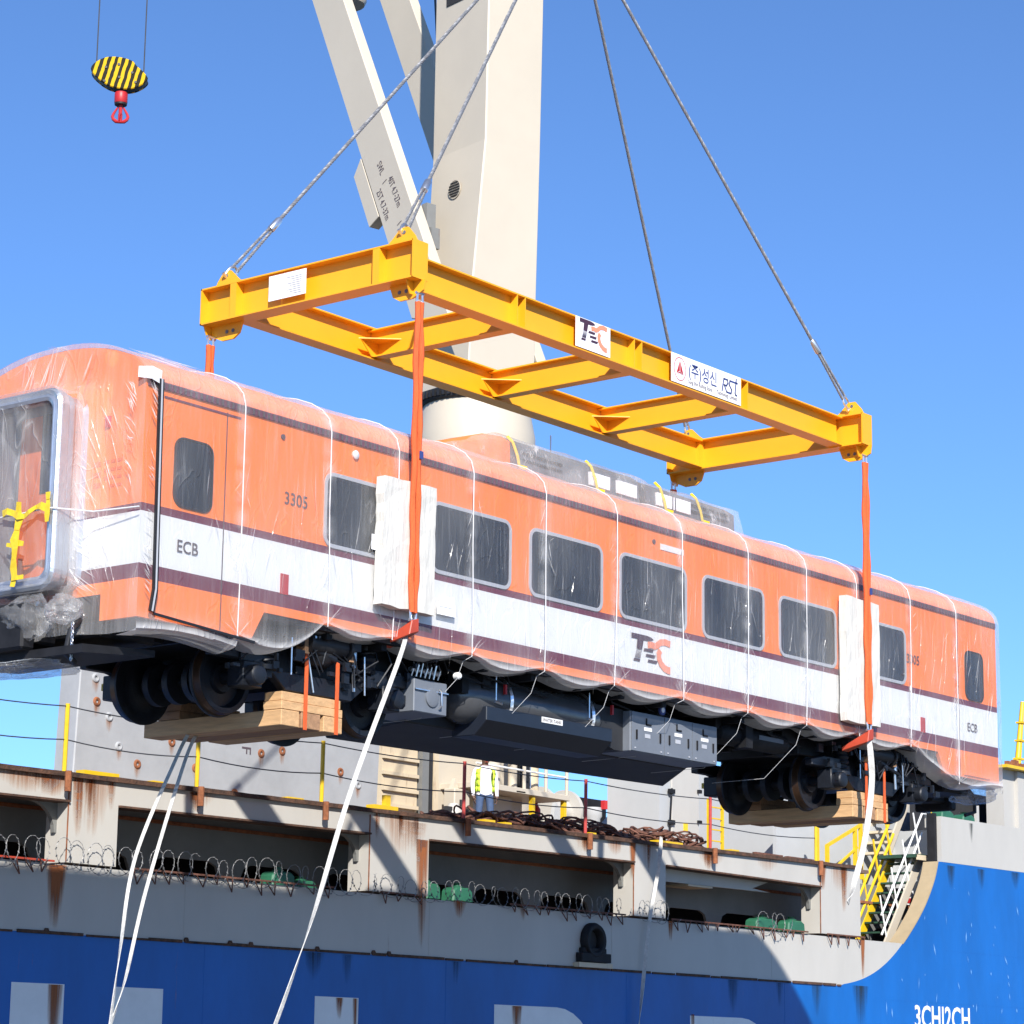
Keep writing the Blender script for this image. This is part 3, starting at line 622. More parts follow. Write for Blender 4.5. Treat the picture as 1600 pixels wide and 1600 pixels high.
# gutter-shaped end sheets
def end_sheet(xe, hole):
    mb = MB(); ny, nz_ = 70, 80; idx = {}
    for i in range(ny + 1):
        y = -.05 + (W + .1) * i / ny
        u = (y - W / 2) / (W / 2 + .045); top = ZC + (HR + .045) * sqrt(max(0, 1 - u * u))
        for k in range(nz_ + 1):
            z = -.80 + (top + .80) * k / nz_
            inside = hole and GY0 + .02 < y < GY1 - .02 and GZ0 + .02 < z < GZ1 - .02
            d = noise.noise((y * 2.4, z * 1.1, 5)) * .03 + .02 * noise.noise((y * 6, z * 2, 8))
            dd = 0
            if hole:               # film is drawn out towards the gangway frame
                g_ = max(0, 1 - max(GY0 - y, y - GY1, 0) / .45) * (1 if z < GZ1 + .05 else max(0, 1 - (z - GZ1) / .3)); dd = -.22 * g_ ** 2
            e_ = min(1, i / 3, (ny - i) / 3, (nz_ - k) / 3)
            idx[i, k] = (len(mb.v), inside); mb.fog[len(mb.v)] = .04 + .10 * max(0, noise.noise((y * 1.5, z * 1.5, 2))) + (.10 * (-dd) / .22 if hole else 0)
            mb.v.append((xe + (d * e_ + dd if hole else -d * e_) - (.02 if hole else -.02) * e_, y, z))
    for i in range(ny):
        for k in range(nz_):
            q = [idx[i, k], idx[i + 1, k], idx[i + 1, k + 1], idx[i, k + 1]]
            if all(t[1] for t in q): continue
            mb.f.append(tuple(t[0] for t in q)); mb.sm.append(True); mb.mi.append(0)
    return mb
end_sheet(-.05, True).build('end_film', 'film_end', wrap); end_sheet(LEN + .05, False).build('end_film', 'film_end', wrap)
gs = MB(); ny, nz_ = 40, 60
for i in range(ny + 1):
    for k in range(nz_ + 1):
        y = GY0 + .04 + (GY1 - GY0 - .08) * i / ny; z = GZ0 + .04 + (GZ1 - GZ0 - .08) * k / nz_
        e_ = min(1, i / 5, (ny - i) / 5, k / 5, (nz_ - k) / 5)
        gs.fog[len(gs.v)] = .10 * max(0, .3 + noise.noise((y * 2, z * 1.2, 1)))
        gs.v.append((-.585 + .07 * e_ + e_ * (.05 * noise.noise((y * 3, z * 1.2, 4)) + .02 * noise.noise((y * 9, z * 3, 4))), y, z))
for i in range(ny):
    for k in range(nz_):
        a = i * (nz_ + 1) + k; gs.f.append((a, a + 1, a + nz_ + 2, a + nz_ + 1)); gs.sm.append(True); gs.mi.append(0)
gs.build('gangway_film', 'film_end', wrap)
# sleeve of film round the gangway and crumpled bags over coupler and hem
sv = MB(); o2 = rrect(GY0 - .02, GY1 + .02, GZ0 - .02, GZ1 + .02, .24, 9); o3 = rrect(GY0 - .01, GY1 + .01, GZ0 - .03, GZ1 + .03, .24, 9); nn = len(o2)
for r in range(9):
    t = r / 8
    for k in range(nn):
        d = .025 * noise.noise((o2[k][0] * 4, o2[k][1] * 4, t * 2)); yv = o2[k][0] * (1 - t) + o3[k][0] * t; zv = o2[k][1] * (1 - t) + o3[k][1] * t
        sv.fog[len(sv.v)] = .10 + .15 * noise.noise((yv * 5, zv * 3, t)); sv.v.append((-.58 + .40 * t, yv + d * (1 if yv > 1.6 else -1), zv + d))
for r in range(8):
    for k in range(nn):
        a = r * nn; sv.f.append((a + k, a + (k + 1) % nn, a + nn + (k + 1) % nn, a + nn + k)); sv.sm.append(True); sv.mi.append(0)
sv.build('gangway_sleeve', 'film_end', wrap)
def bag(c, r, seed, name='film_bag'):
    mb = MB(); nu, nv = 40, 26
    for i in range(nv + 1):
        for k in range(nu):
            a = 2 * pi * k / nu; ph = pi * i / nv; d = Vector((sin(ph) * cos(a), sin(ph) * sin(a), cos(ph)))
            q = 1 + .30 * noise.noise(d * 1.7 + Vector((seed, 0, 0))) + .16 * noise.noise(d * 4.5 + Vector((0, seed, 0))) + .06 * noise.noise(d * 11)
            mb.fog[len(mb.v)] = .10 * max(0, noise.noise(d * 5 + Vector((seed, seed, 0)))); mb.v.append(tuple(Vector(c) + Vector((d.x * r[0], d.y * r[1], d.z * r[2])) * q))
    for i in range(nv):
        for k in range(nu):
            j = (k + 1) % nu; mb.f.append((i * nu + k, i * nu + j, (i + 1) * nu + j, (i + 1) * nu + k)); mb.sm.append(True); mb.mi.append(0)
    return mb.build(name, 'film_hem', wrap)
bag((-.52, 1.32, -.60), (.2, .40, .27), 3); bag((-.42, .78, -.52), (.2, .22, .16), 8); bag((20.95, .55, -.78), (.35, .45, .16), 12)
bag((-.2, 1.9, -1.12), (.5, 1.0, .07), 21)

# sharp creases where the film is pulled tight: narrow raised folds, whiter than the sheet
def creases():
    mb = MB(); rn = random.Random(21)
    def fold(p, q, nrm, w, a):
        p, q, nrm = Vector(p), Vector(q), Vector(nrm); d = (q - p).normalized(); s_ = d.cross(nrm).normalized() * w; pts = []
        bend = nrm.cross(d) * rn.uniform(-.04, .04) * (q - p).length
        n = 5
        for k in range(n):
            t = k / (n - 1); c = p.lerp(q, t) + bend * sin(pi * t); f = sin(pi * min(t * 1.25 + .04, 1)) ** .7
            for u, g_ in ((-1, 0), (0, 1), (1, 0)):
                mb.fog[len(mb.v)] = a * f * g_; mb.v.append(tuple(c + s_ * u * (.25 + .75 * f) + nrm * (.006 * g_))); pts.append(len(mb.v) - 1)
        for k in range(n - 1):
            for j in range(2): i = pts[0] + k * 3 + j; mb.f.append((i, i + 1, i + 4, i + 3)); mb.sm.append(True); mb.mi.append(0)
    SY_ = -.088; NS = (0, -1, 0)
    def side(x, z, x2, z2, w, a): fold((x, SY_, z), (x2, SY_, z2), NS, w, a)
    for k, c in enumerate(CORDX):
        dens = 1.7 if k in (10, 11) else (.7 if k < 3 else 1.0)
        for j in range(int(11 * dens)):          # slanting tension folds beside the cord
            sg = rn.choice((-1, 1)); z = rn.choice((rn.uniform(-.1, .8), rn.uniform(.3, 2.1))); L_ = rn.uniform(.10, .45)
            side(c + sg * rn.uniform(.01, .08), z, c + sg * rn.uniform(.08, .30), z - L_ * rn.choice((1, 1, -.7)), rn.uniform(.004, .010), rn.uniform(.25, .8))
        for j in range(int(6 * dens)):           # fan at the hem knot
            sg = rn.choice((-1, 1)); side(c, hem(c) + .04, c + sg * rn.uniform(.05, .5), hem(c) + rn.uniform(.15, .4), rn.uniform(.005, .012), rn.uniform(.25, .6))
    for j in range(26):                          # crumple down the near corner
        z = rn.uniform(-.4, 2.15); side(.10 + rn.uniform(0, .03), z, .10 - rn.uniform(.08, .16), z + rn.uniform(.05, .22), rn.uniform(.006, .016), rn.uniform(.5, .95))
        z = rn.uniform(.7, 2.15); y = rn.uniform(.0, .10); fold((-.13, y, z), (-.13, y + rn.uniform(.06, .22), z + rn.uniform(.05, .30)), (-1, 0, 0), rn.uniform(.006, .016), rn.uniform(.5, .95))
    for j in range(26):                          # long folds dragged from the gangway to the corner
        y = rn.uniform(.42, .84); z = rn.uniform(.2, 2.0); y2 = y - rn.uniform(.05, .35); z2 = z - rn.uniform(.25, .9)
        gx = lambda yy: -.13 - .22 * max(0, 1 - (GY0 - yy) / .45) ** 2
        fold((gx(y), y, z), (gx(y2), y2, max(z2, -.6)), (-1, 0, 0), rn.uniform(.006, .014), rn.uniform(.4, .9))
    for j in range(16):
        z = rn.uniform(-.2, .5); y = rn.uniform(.5, .8); fold((-.34, y + .1, z), (-.2, y - rn.uniform(.1, .4), z - rn.uniform(.1, .35)), (-1, 0, 0), rn.uniform(.006, .012), rn.uniform(.5, .9))
    for j in range(20):                          # folds over the near roof dome
        t = rn.uniform(.12, .6); y, z = roof_pt(t, .07); x = rn.uniform(-.05, .5); t2 = t + rn.uniform(-.03, .06); y2, z2 = roof_pt(t2, .07)
        nn_ = Vector((-.2, y - W / 2, (z - ZC) * 3 + .2)).normalized(); fold((x, y, z), (x + rn.uniform(.3, .9), y2, z2), nn_, rn.uniform(.008, .02), rn.uniform(.4, .85))
    for j in range(9):
        y = rn.uniform(.9, 2.3); u = (y - W / 2) / (W / 2 + .045); top = ZC + (HR + .045) * sqrt(1 - u * u); fold((-.16, y, 2.30), (-.12, y - rn.uniform(.05, .25), top - .03), (-1, 0, .3), rn.uniform(.008, .018), rn.uniform(.5, .9))
    for j in range(34):                          # loose long folds at the far end of the coach
        x = rn.uniform(18.0, 20.85); z = rn.uniform(-.3, 2.1); side(x, z, x - rn.uniform(.03, .28), z - rn.uniform(.25, .8), rn.uniform(.005, .014), rn.uniform(.3, .8))
    for (x0, x1, z0, z1, rr) in wins[1:8]:       # folds crossing the dark panes
        for j in range(7):
            x = rn.uniform(x0 + .1, x1); z = rn.uniform(z0 - .1, z0 + .2); side(x, z, x + rn.uniform(.02, .22), z + rn.uniform(.3, .75), rn.uniform(.003, .007), rn.uniform(.08, .32))
    for j in range(120):
        x = rn.uniform(1, 20); z = rn.uniform(.1, 2.1); side(x, z, x + rn.uniform(-.12, .12), z - rn.uniform(.25, .9), rn.uniform(.004, .016), rn.uniform(.12, .42))
    o = mb.build('film_crease', 'crease', wrap); o['kind'] = 'stuff'
creases()
# white cords tied round the bundle
between = ['nearest the gangway end', 'at the left edge of the first large window', 'just left of the left padding board', 'across the window right of the left padding board', 'at the left edge of the third large window', 'between the third and fourth large windows',
           'over the window above the coach logo', 'across the right half of the fifth large window', 'across the sixth large window', 'just left of the right padding board', 'left of the right hand number', 'on the right end vestibule']
for k, x in enumerate(CORDX):
    lean = .05 * sin(k * 2.3); pts = []
    h = hem(x)
    if 3 <= k <= 8: pts += [V(x - .25, 1.6, -1.14), V(x - .22, .62, -1.12), V(x - .06, .12, h - .30), V(x - .01, .06, h - .06)]
    pts += [V(x + lean, -.06, h), V(x + lean * .7, -.075, .3), V(x, -.07, 1.2), V(x, -.07, 2.2)]
    pts += [V(x, *roof_pt(t, .062)) for t in [i / 14 for i in range(15)]] + [V(x, W + .07, 1.5), V(x, W + .06, -.3)]
    c = MB().tube(pts, [.003 if p.z < h - .05 and p.y > .05 else .0072 for p in pts], 6).build('tie_cord', 'cord'); tag(c, 'white cord tied round the wrapped coach ' + between[k], 'cord', 'white cords tied round the coach')
# black edging strap and white corner tape
es = MB(); path = [V(.16, -.075, -.55), V(.20, -.08, -.28), V(.18, -.08, 1.0), V(.16, -.08, 2.25)]
for a, b_ in zip(path, path[1:]): es.bar(a, b_, .075, .03, up=(0, 1, 0))
eo = es.build('edge_strap', 'black')
tag(eo, 'black edging strip with pale centre running down the near corner of the coach', 'strap')
e2 = MB()
for a, b_ in zip(path, path[1:]): e2.bar(a + V(0, -.019, 0), b_ + V(0, -.019, 0), .022, .006, up=(0, 1, 0))
e2.build('pale_stripe', 'rubber', eo)
e3 = MB(); e3.bar(V(.2, -.07, -.57), V(1.9, -.07, -.68), .03, .02, up=(0, 1, 0)); e3.build('lower_strip', 'black', eo)
tp = MB(); tp.quad((.0, -.085, 2.22), (.15, -.092, 2.18), (.16, -.092, 2.35), (.02, -.075, 2.38)); tp.quad((.0, -.085, 2.22), (.02, -.075, 2.38), (-.08, .06, 2.38), (-.10, .04, 2.24))
tag(tp.build('corner_tape', 'cord'), 'white tape patch on the top near corner of the coach', 'tape')
# horizontal end cord and yellow tape on the gangway
ec = MB().tube([V(-.09, -.06, .66), V(-.2, .6, .66), V(-.62, .9, .67), V(-.6, 1.6, .66), V(-.6, 2.3, .66)], .009, 6).build('end_cord', 'cord'); tag(ec, 'white cord stretched level across the gangway end of the coach', 'cord')
ytape = thing('yellow_tape', 'bright yellow tape strips tied in a cross over the gangway opening', 'tape', (-.6, 1.5, .3))
def tape(name, pts, w, up):
    mb = MB(); n = len(pts)
    rn = random.Random(len(pts) * 7 + int(w * 1000))
    L_, R_ = [], []
    for k, p in enumerate(pts):
        d = (pts[min(k + 1, n - 1)] - pts[max(k - 1, 0)]).normalized(); s = d.cross(Vector(up)).normalized() * w / 2 * rn.uniform(.6, 1.25); L_.append(p + s); R_.append(p - s)
    for k in range(n - 1):
        mb.quad(L_[k], L_[k + 1], R_[k + 1], R_[k])
    o = mb.build(name, 'tapeyellow', ytape); sd = o.modifiers.new('thick', 'SOLIDIFY'); sd.thickness = .006
    return o
tape('vertical_strip', [V(-.64 + .02 * sin(k), 1.42 + .05 * (k / 9) + .015 * sin(k * 2.1), .80 - 1.02 * k / 9) for k in range(10)], .13, (1, 0, 0))
tape('cross_strip', [V(-.63 - .02 * (k % 2), .92 + .10 * k, .66 + .05 * sin(k * 1.1)) for k in range(9)], .08, (1, 0, 0))
tape('side_strip', [V(-.63, .92, .86 - .09 * k) for k in range(5)], .07, (1, 0, 0)); tape('short_strip', [V(-.64, 1.30 + .1 * k, .28 + .02 * (k % 2)) for k in range(4)], .07, (1, 0, 0)); tape('low_strip', [V(-.64, 1.28 + .1 * k, -.12) for k in range(3)], .06, (1, 0, 0))
for k, x in enumerate((8.2, 10.1, 11.9, 12.9)):
    pts = [V(x - .05, 1.05, 3.31), V(x - .01, .975, 3.22), V(x + .05, .93, 3.02), V(x + .06, .90, 2.86), V(x + .16, .84, 2.84)]; mb = MB()
    for a, b_ in zip(pts, pts[1:]): mb.bar(a, b_, .05, .012, up=(0, 1, .3))
    tag(mb.build('yellow_tie', 'tapeyellow'), ['yellow tie at the front of the roof unit beside the orange cowl', 'long yellow tie over the middle of the grey roof unit', 'short yellow tie over the second part of the roof unit', 'yellow tie nearest the rear of the grey roof unit'][k], 'tie', 'yellow ties over the roof unit')
# film over the roof unit
fu = MB(); xs = [6.3 + 7.78 * k / 60 for k in range(61)]; cols = 14
for x in xs:
    zt = 3.335 if x > 7.9 else 2.80 + .535 * (x - 6.3) / 1.6
    if x > 11.5: zt = 3.28
    for k in range(cols):
        t = k / (cols - 1); y = .86 + .12 * min(1, t * 2.5) + max(0, t - .4) / .6 * 1.2; z = 2.74 + (zt - 2.74) * min(1, t * 2.2) ** .8
        d = .035 * noise.noise((x * 2, y * 3, z * 3)); fu.fog[len(fu.v)] = .06 + .18 * max(0, noise.noise((x * 1.7, y * 2, z * 2))); fu.v.append((x, y - abs(d), z + d))
for i in range(60):
    for k in range(cols - 1):
        a = i * cols + k; fu.f.append((a, a + 1, a + cols + 1, a + cols)); fu.sm.append(True); fu.mi.append(0)
fu.build('roof_unit_film', 'film_hem', wrap)
# papers stuck to the film
pp = MB(); pp.box(5.32, 5.70, -.075, -.07, .17, .33); pp.box(5.36, 5.66, -.082, -.077, .28, .42)
tag(pp.build('paper_notice', 'paper'), 'white paper sheets stuck low on the coach right of the left padding board', 'paper')
p2 = MB(); p2.box(3.98, 4.18, -.085, -.08, .82, 1.02); tag(p2.build('paper_notice', 'paper'), 'paper sheet taped to the window beside the left padding board', 'paper')

# ================================================================== padding boards and slings
def board(x0, x1, z0, z1, lab, seed):
    mb = MB(); nx, nz_ = 6, 14; rn = random.Random(seed)
    def pt(i, k, f):
        j = .012
        return (x0 + (x1 - x0) * i / nx + rn.uniform(-j, j) * (1 if i in (0, nx) else 0), (-.21 if f else -.07) - (.012 * noise.noise((i * .7, k * .5, seed)) if f else 0), z0 + (z1 - z0) * k / nz_ + (rn.uniform(-j, j) if k in (0, nz_) else 0))
    A = [[pt(i, k, 1) for k in range(nz_ + 1)] for i in range(nx + 1)]
    B = [[(A[i][k][0], -.07, A[i][k][2]) for k in range(nz_ + 1)] for i in range(nx + 1)]
    for i in range(nx):
        for k in range(nz_): mb.quad(A[i][k], A[i + 1][k], A[i + 1][k + 1], A[i][k + 1]); mb.quad(B[i][k], B[i][k + 1], B[i + 1][k + 1], B[i + 1][k])
    for k in range(nz_):
        for i in (0, nx): mb.quad(A[i][k], A[i][k + 1], B[i][k + 1], B[i][k])
    for i in range(nx):
        for k in (0, nz_): mb.quad(A[i][k], A[i + 1][k], B[i + 1][k], B[i][k])
    o = mb.build('padding_board', 'board', None, .012); tag(o, lab, 'board', 'white padding boards under the slings'); return o
board(4.06, 5.10, .10, 1.80, 'broad dirty white padding board under the left orange sling', 1)
board(15.46, 16.50, -.12, 1.93, 'tall dirty white padding board under the right orange sling', 2)
def shackle(mb, c, w=.09, h=.17, up=True):
    c = Vector(c); s = 1 if up else -1
    pts = [c + V(-w / 2, 0, 0), c + V(-w / 2 - .01, 0, s * h * .5)] + [c + V(-w * .62 * cos(pi * k / 6), 0, s * (h * .62 + .07 * sin(pi * k / 6))) for k in range(7)] + [c + V(w / 2 + .01, 0, s * h * .5), c + V(w / 2, 0, 0)]
    mb.tube(pts, .018, 8); mb.tube([c + V(-w * .85, 0, 0), c + V(w * .85, 0, 0)], .02, 8)
def sling(x, y, ztop, zbot_, lab, bracket=True):
    t = thing('lifting_sling', lab, 'sling', (x, y, zbot_), 'orange lifting slings'); wv = random.Random(int(x * 10 + y * 3))
    for dx in (-.045, .045):
        mb = MB(); pts = [V(x + dx * (1 if 2 < k < 28 else .75), y + .01 * sin(k * .9 + dx * 30), zbot_ + (ztop - zbot_) * k / 30) for k in range(31)]
        mb.tube(pts, [.040 + .003 * sin(k * 1.7 + dx * 40) for k in range(31)], 8); mb.build('sling_leg', 'sling', t)
    s = MB(); shackle(s, (x, y, ztop + .12), up=False); s.build('top_shackle', 'chrome', t)
    s = MB(); shackle(s, (x, y, zbot_ - .10), up=True); s.build('bottom_shackle', 'chrome', t)
    MB().box(x + .01, x + .085, y - .05, y - .044, zbot_ + (ztop - zbot_) * .49, zbot_ + (ztop - zbot_) * .515).build('sling_tag', 'signblue', t)
    if bracket:
        sg = 1 if y < 1 else -1
        bk = MB(); bk.hexa([V(x - .13, y + sg * .45, zbot_ - .42), V(x + .08, y + sg * .45, zbot_ - .42), V(x - .10, y - sg * .03, zbot_ - .30), V(x + .09, y - sg * .03, zbot_ - .24), V(x - .13, y + sg * .45, zbot_ - .36), V(x + .08, y + sg * .45, zbot_ - .34), V(x - .05, y - sg * .03, zbot_ - .10), V(x + .09, y - sg * .03, zbot_ - .06)])
        bk.build('lifting_bracket', 'redsteel', t, .01)
    return t
sling(4.62, -.26, 4.25, .06, 'orange sling with two legs over the left padding board, beam corner to coach')
sling(16.04, -.26, 4.25, -.12, 'orange sling with two legs over the right padding board, beam end to coach')
sling(4.50, 3.52, 4.25, .06, 'short visible stretch of orange sling behind the near roof end of the coach')
sling(15.9, 3.52, 4.25, .06, 'sling hanging behind the coach at the far right lug of the yellow frame')

# ================================================================== yellow spreader frame
spr = thing('spreader_frame', 'yellow steel I-beam lifting frame held level over the coach', 'lifting frame', (10.4, 1.6, 4.5))
def ibeam(name, axis, c, a, b_, z0, z1, fw=.27, tf=.022, tw=.014):
    mb = MB()
    def bx(u0, u1, v0, v1, w0, w1):
        if axis == 'x': mb.box(u0, u1, v0, v1, w0, w1)
        else: mb.box(v0, v1, u0, u1, w0, w1)
    bx(a, b_, c - tw / 2, c + tw / 2, z0 + tf, z1 - tf); bx(a, b_, c - fw / 2, c + fw / 2, z0, z0 + tf); bx(a, b_, c - fw / 2, c + fw / 2, z1 - tf, z1)
    return mb.build(name, 'yellow', spr)
Z0, Z1 = 4.57, 5.06
XL, XR = 4.56, 16.04; YN, YF = .22, 3.04
nb_ = ibeam('long_beam', 'x', YN, XL + .12, XR - .12, Z0, Z1); fb_ = ibeam('long_beam', 'x', YF, XL + .12, XR - .12, Z0, Z1)
ne_ = ibeam('end_beam', 'y', XL, -.30, 3.66, Z0 - .02, Z1 + .02, .30); re_ = ibeam('end_beam', 'y', XR, -.30, 3.66, Z0 - .02, Z1 + .02, .30)
for xx in (7.35, 10.22, 13.1):
    cbm = ibeam('cross_beam', 'y', xx, YN + .02, YF - .02, Z0 + .03, Z1 - .03, .20)
    gp = MB(); gp.prism([(xx - .42, YF - .14), (xx, YF - .14), (xx, YF - .62), ], 'z', Z0 + .245, Z0 + .262)
    gp.prism([(xx - .15, Z0 + .03), (xx, Z0 + .03), (xx, Z0 + .24), (xx - .38, Z0 + .24)], 'y', YF - .16, YF - .145)
    gp.build('gusset', 'yellow', cbm)
for xx in (7.15, 7.33, 9.98, 10.17, 12.86, 13.05):
    s = MB(); s.box(xx - .008, xx + .008, YN - .132, YN - .008, Z0 + .022, Z1 - .022)
    s.build('stiffener', 'yellow', nb_)
for bm_, xc in ((ne_, XL), (re_, XR)):
    for yy in (.35, 3.02):
        s = MB(); s.box(xc - .148, xc - .008, yy - .06, yy + .06, Z0 + .003, Z1 - .003); s.build('stiffener', 'yellow', bm_)
    for yy in (-.30, 3.65):
        s = MB(); s.box(xc - .15, xc + .15, yy - .012, yy + .012, Z0 - .02, Z1 + .02); s.build('end_plate', 'yellow', bm_)
    for yy, sgn in ((-.26, 1), (3.52, -1)):
        # lower lug with gussets, upper lug
        s = MB(); s.prism([(yy - .10 * sgn, Z0 - .02), (yy + .52 * sgn, Z0 - .02), (yy + .46 * sgn, Z0 - .18), (yy + .34 * sgn, Z0 - .25), (yy + .12 * sgn, Z0 - .25), (yy - .08 * sgn, Z0 - .16)], 'x', xc + .04, xc + .07)
        s.prism([(xc - .1, Z0 - .02), (xc + .22, Z0 - .02), (xc + .13, Z0 - .20), (xc - .02, Z0 - .20)], 'y', yy + .10, yy + .12)
        s.build('lower_lug', 'yellow', bm_)
        for dy in (.22, .34): MB().lathe([(.028, 0), (.028, .008)], (xc + .032, yy + dy * sgn, Z0 - .13), 'x', 12).build('lug_hole', 'acgrey', bm_)
        s = MB(); yu = yy + (.25 * sgn)
        s.prism([(yu - .25 * sgn, Z1 + .02), (yu + .34 * sgn, Z1 + .02), (yu + .20 * sgn, Z1 + .12), (yu + .05 * sgn, Z1 + .26), (yu - .08 * sgn, Z1 + .26), (yu - .2 * sgn, Z1 + .12)], 'x', xc - .015, xc + .015)
        s.build('upper_lug', 'yellow', bm_)
        hl = MB(); hl.lathe([(.026, 0), (.026, -.006)], (xc - .017, yu - .02 * sgn, Z1 + .19), 'x', 12); hl.build('lug_hole', 'acgrey', bm_)
# papers on the near end beam, signs on the near long beam
pa = MB().box(XL - .156, XL - .150, 1.62, 2.05, Z0 + .09, Z1 - .04).build('paper_sheet', 'paper', spr); pb = MB().box(XL - .156, XL - .150, 2.06, 2.32, Z0 + .09, Z1 - .04).build('paper_sheet', 'paper', spr)
pr_ = MB()
for k in range(9): pr_.box(XL - .158, XL - .1565, 1.70, 1.98 - .06 * (k % 3), Z1 - .12 - .03 * k, Z1 - .113 - .03 * k)
pr_.build('paper_print', 'acgrey', spr)
SY = YN - .137
s1 = MB().box(8.50, 9.34, SY - .012, SY - .002, Z0 + .03, Z1 - .005).build('logo_sign', 'paper', spr); logo(spr, 8.585, SY - .013, Z0 + .075, .67, .40)
s2 = MB().box(10.92, 12.82, SY - .012, SY - .002, Z0 + .03, Z1 - .005).build('company_sign', 'paper', spr)
em = MB(); cx, cz = 11.14, Z0 + .26
ring(em, [(cx + .16 * cos(2 * pi * k / 32), cz + .185 * sin(2 * pi * k / 32)) for k in range(32)], [(cx + .15 * cos(2 * pi * k / 32), cz + .174 * sin(2 * pi * k / 32)) for k in range(32)], 'y', SY - .016, SY - .012)
em.build('emblem_ring', 'red', spr)
for tri in (((0, .15), (-.105, -.09), (0, -.035)), ((0, .15), (0, -.035), (.105, -.09)), ((-.105, -.09), (0, -.065), (.105, -.09), (0, -.035))):
    gx_ = sum(p[0] for p in tri) / len(tri); gz_ = sum(p[1] for p in tri) / len(tri)
    MB().quad(*[(cx + gx_ + (p[0] - gx_) * .84, SY - .016, cz + gz_ + (p[1] - gz_) * .88) for p in tri]).build('emblem', 'red', spr)
text('(주)성신', .26, 'signblue', 'sign_text', spr, (11.36, SY - .0165, Z0 + .205), RF, .0006, sx=.90, bold=.0015)
rs = MB()
def strokes(pts, wd): 
    q = [V(x, 0, z) for x, z in pts]
    for a, b_ in zip(q, q[1:]): rs.bar(V(a.x, SY - .0155, a.z) - (b_ - a).normalized() * wd * .4, V(b_.x, SY - .0155, b_.z) + (b_ - a).normalized() * wd * .4, wd, .003, up=(0, 1, 0))
bx_, bz_ = 12.29, Z0 + .17
strokes([(bx_, bz_), (bx_ + .05, bz_ + .2), (bx_ + .15, bz_ + .2), (bx_ + .165, bz_ + .15), (bx_ + .12, bz_ + .10), (bx_ + .06, bz_ + .10), (bx_ + .13, bz_)], .026)
strokes([(bx_ + .13, bz_), (bx_ + .25, bz_), (bx_ + .27, bz_ + .06), (bx_ + .20, bz_ + .13), (bx_ + .22, bz_ + .2), (bx_ + .43, bz_ + .2)], .026); strokes([(bx_ + .40, bz_ + .26), (bx_ + .365, bz_ + .03), (bx_ + .38, bz_), (bx_ + .41, bz_)], .026)
rs.build('sign_lettering', 'signblue', spr)
text('Sung Shin Rolling Stock', .088, 'ink', 'sign_text', spr, (11.36, SY - .0165, Z0 + .085), RF, .0004, sx=.80); text('Technology Limited', .088, 'ink', 'sign_text', spr, (12.14, SY - .0165, Z0 + .085), RF, .0004, sx=.80)

# ================================================================== wire rope slings
def strand(mb, a, b_, r, pitch, n=5, seg=9):
    a = Vector(a); b_ = Vector(b_); d = (b_ - a); Ln = d.length; d.normalize(); u = d.cross(V(0, 0, 1)).normalized(); w_ = d.cross(u); m = max(2, int(Ln / pitch * seg))
    for s in range(n):
        mb.tube([a + d * (Ln * k / m) + (u * cos(2 * pi * (k / seg + s / n)) + w_ * sin(2 * pi * (k / seg + s / n))) * r * .60 for k in range(m + 1)], r * .48, 5)
def wire(lug, hook, lab):
    lug = Vector(lug); hook = Vector(hook); d = (hook - lug).normalized(); t = thing('wire_rope', lab, 'wire rope', lug, 'wire ropes from hook to yellow frame')
    f0 = lug + d * 1.25
    mb = MB(); strand(mb, f0, hook, .027, .20); mb.build('rope', 'wire', t)
    mb = MB(); s_ = d.cross(V(0, 1, 0)).normalized() * .05
    strand(mb, lug + d * .18 + s_, f0 - d * .1 + s_ * .5, .022, .18, 4, 7); strand(mb, lug + d * .18 - s_, f0 - d * .1 - s_ * .5, .022, .18, 4, 7); mb.build('eye', 'wire', t)
    MB().tube([f0 - d * .16, f0 - d * .14, f0 + d * .05, f0 + d * .09], [.052, .058, .055, .035], 12).build('ferrule', 'chrome', t)
    mb = MB(); u = d.cross(V(0, 1, 0)).normalized(); c = lug
    mb.tube([c + u * .06, c + u * .07 + d * .1] + [c + d * (.14 + .08 * sin(pi * k / 6)) + u * .07 * cos(pi * k / 6) for k in range(7)] + [c - u * .07 + d * .1, c - u * .06], .020, 8); mb.tube([c + u * .1, c - u * .1], .024, 8); mb.build('shackle', 'chrome', t)
HK = 12.25
wire((XL, 3.30, Z1 + .16), (9.9, 1.7, HK), 'grey wire rope from the left far corner lug of the yellow frame')
wire((XL, .02, Z1 + .16), (9.9, 1.6, HK), 'grey wire rope from the near corner lug crossing in front of the cream crane')
wire((XR, 3.30, Z1 + .16), (10.7, 1.7, HK), 'dark wire rope from the far right lug, left one of the right pair')
wire((XR, .02, Z1 + .16), (10.7, 1.6, HK), 'long grey wire rope from the near right end of the yellow frame')

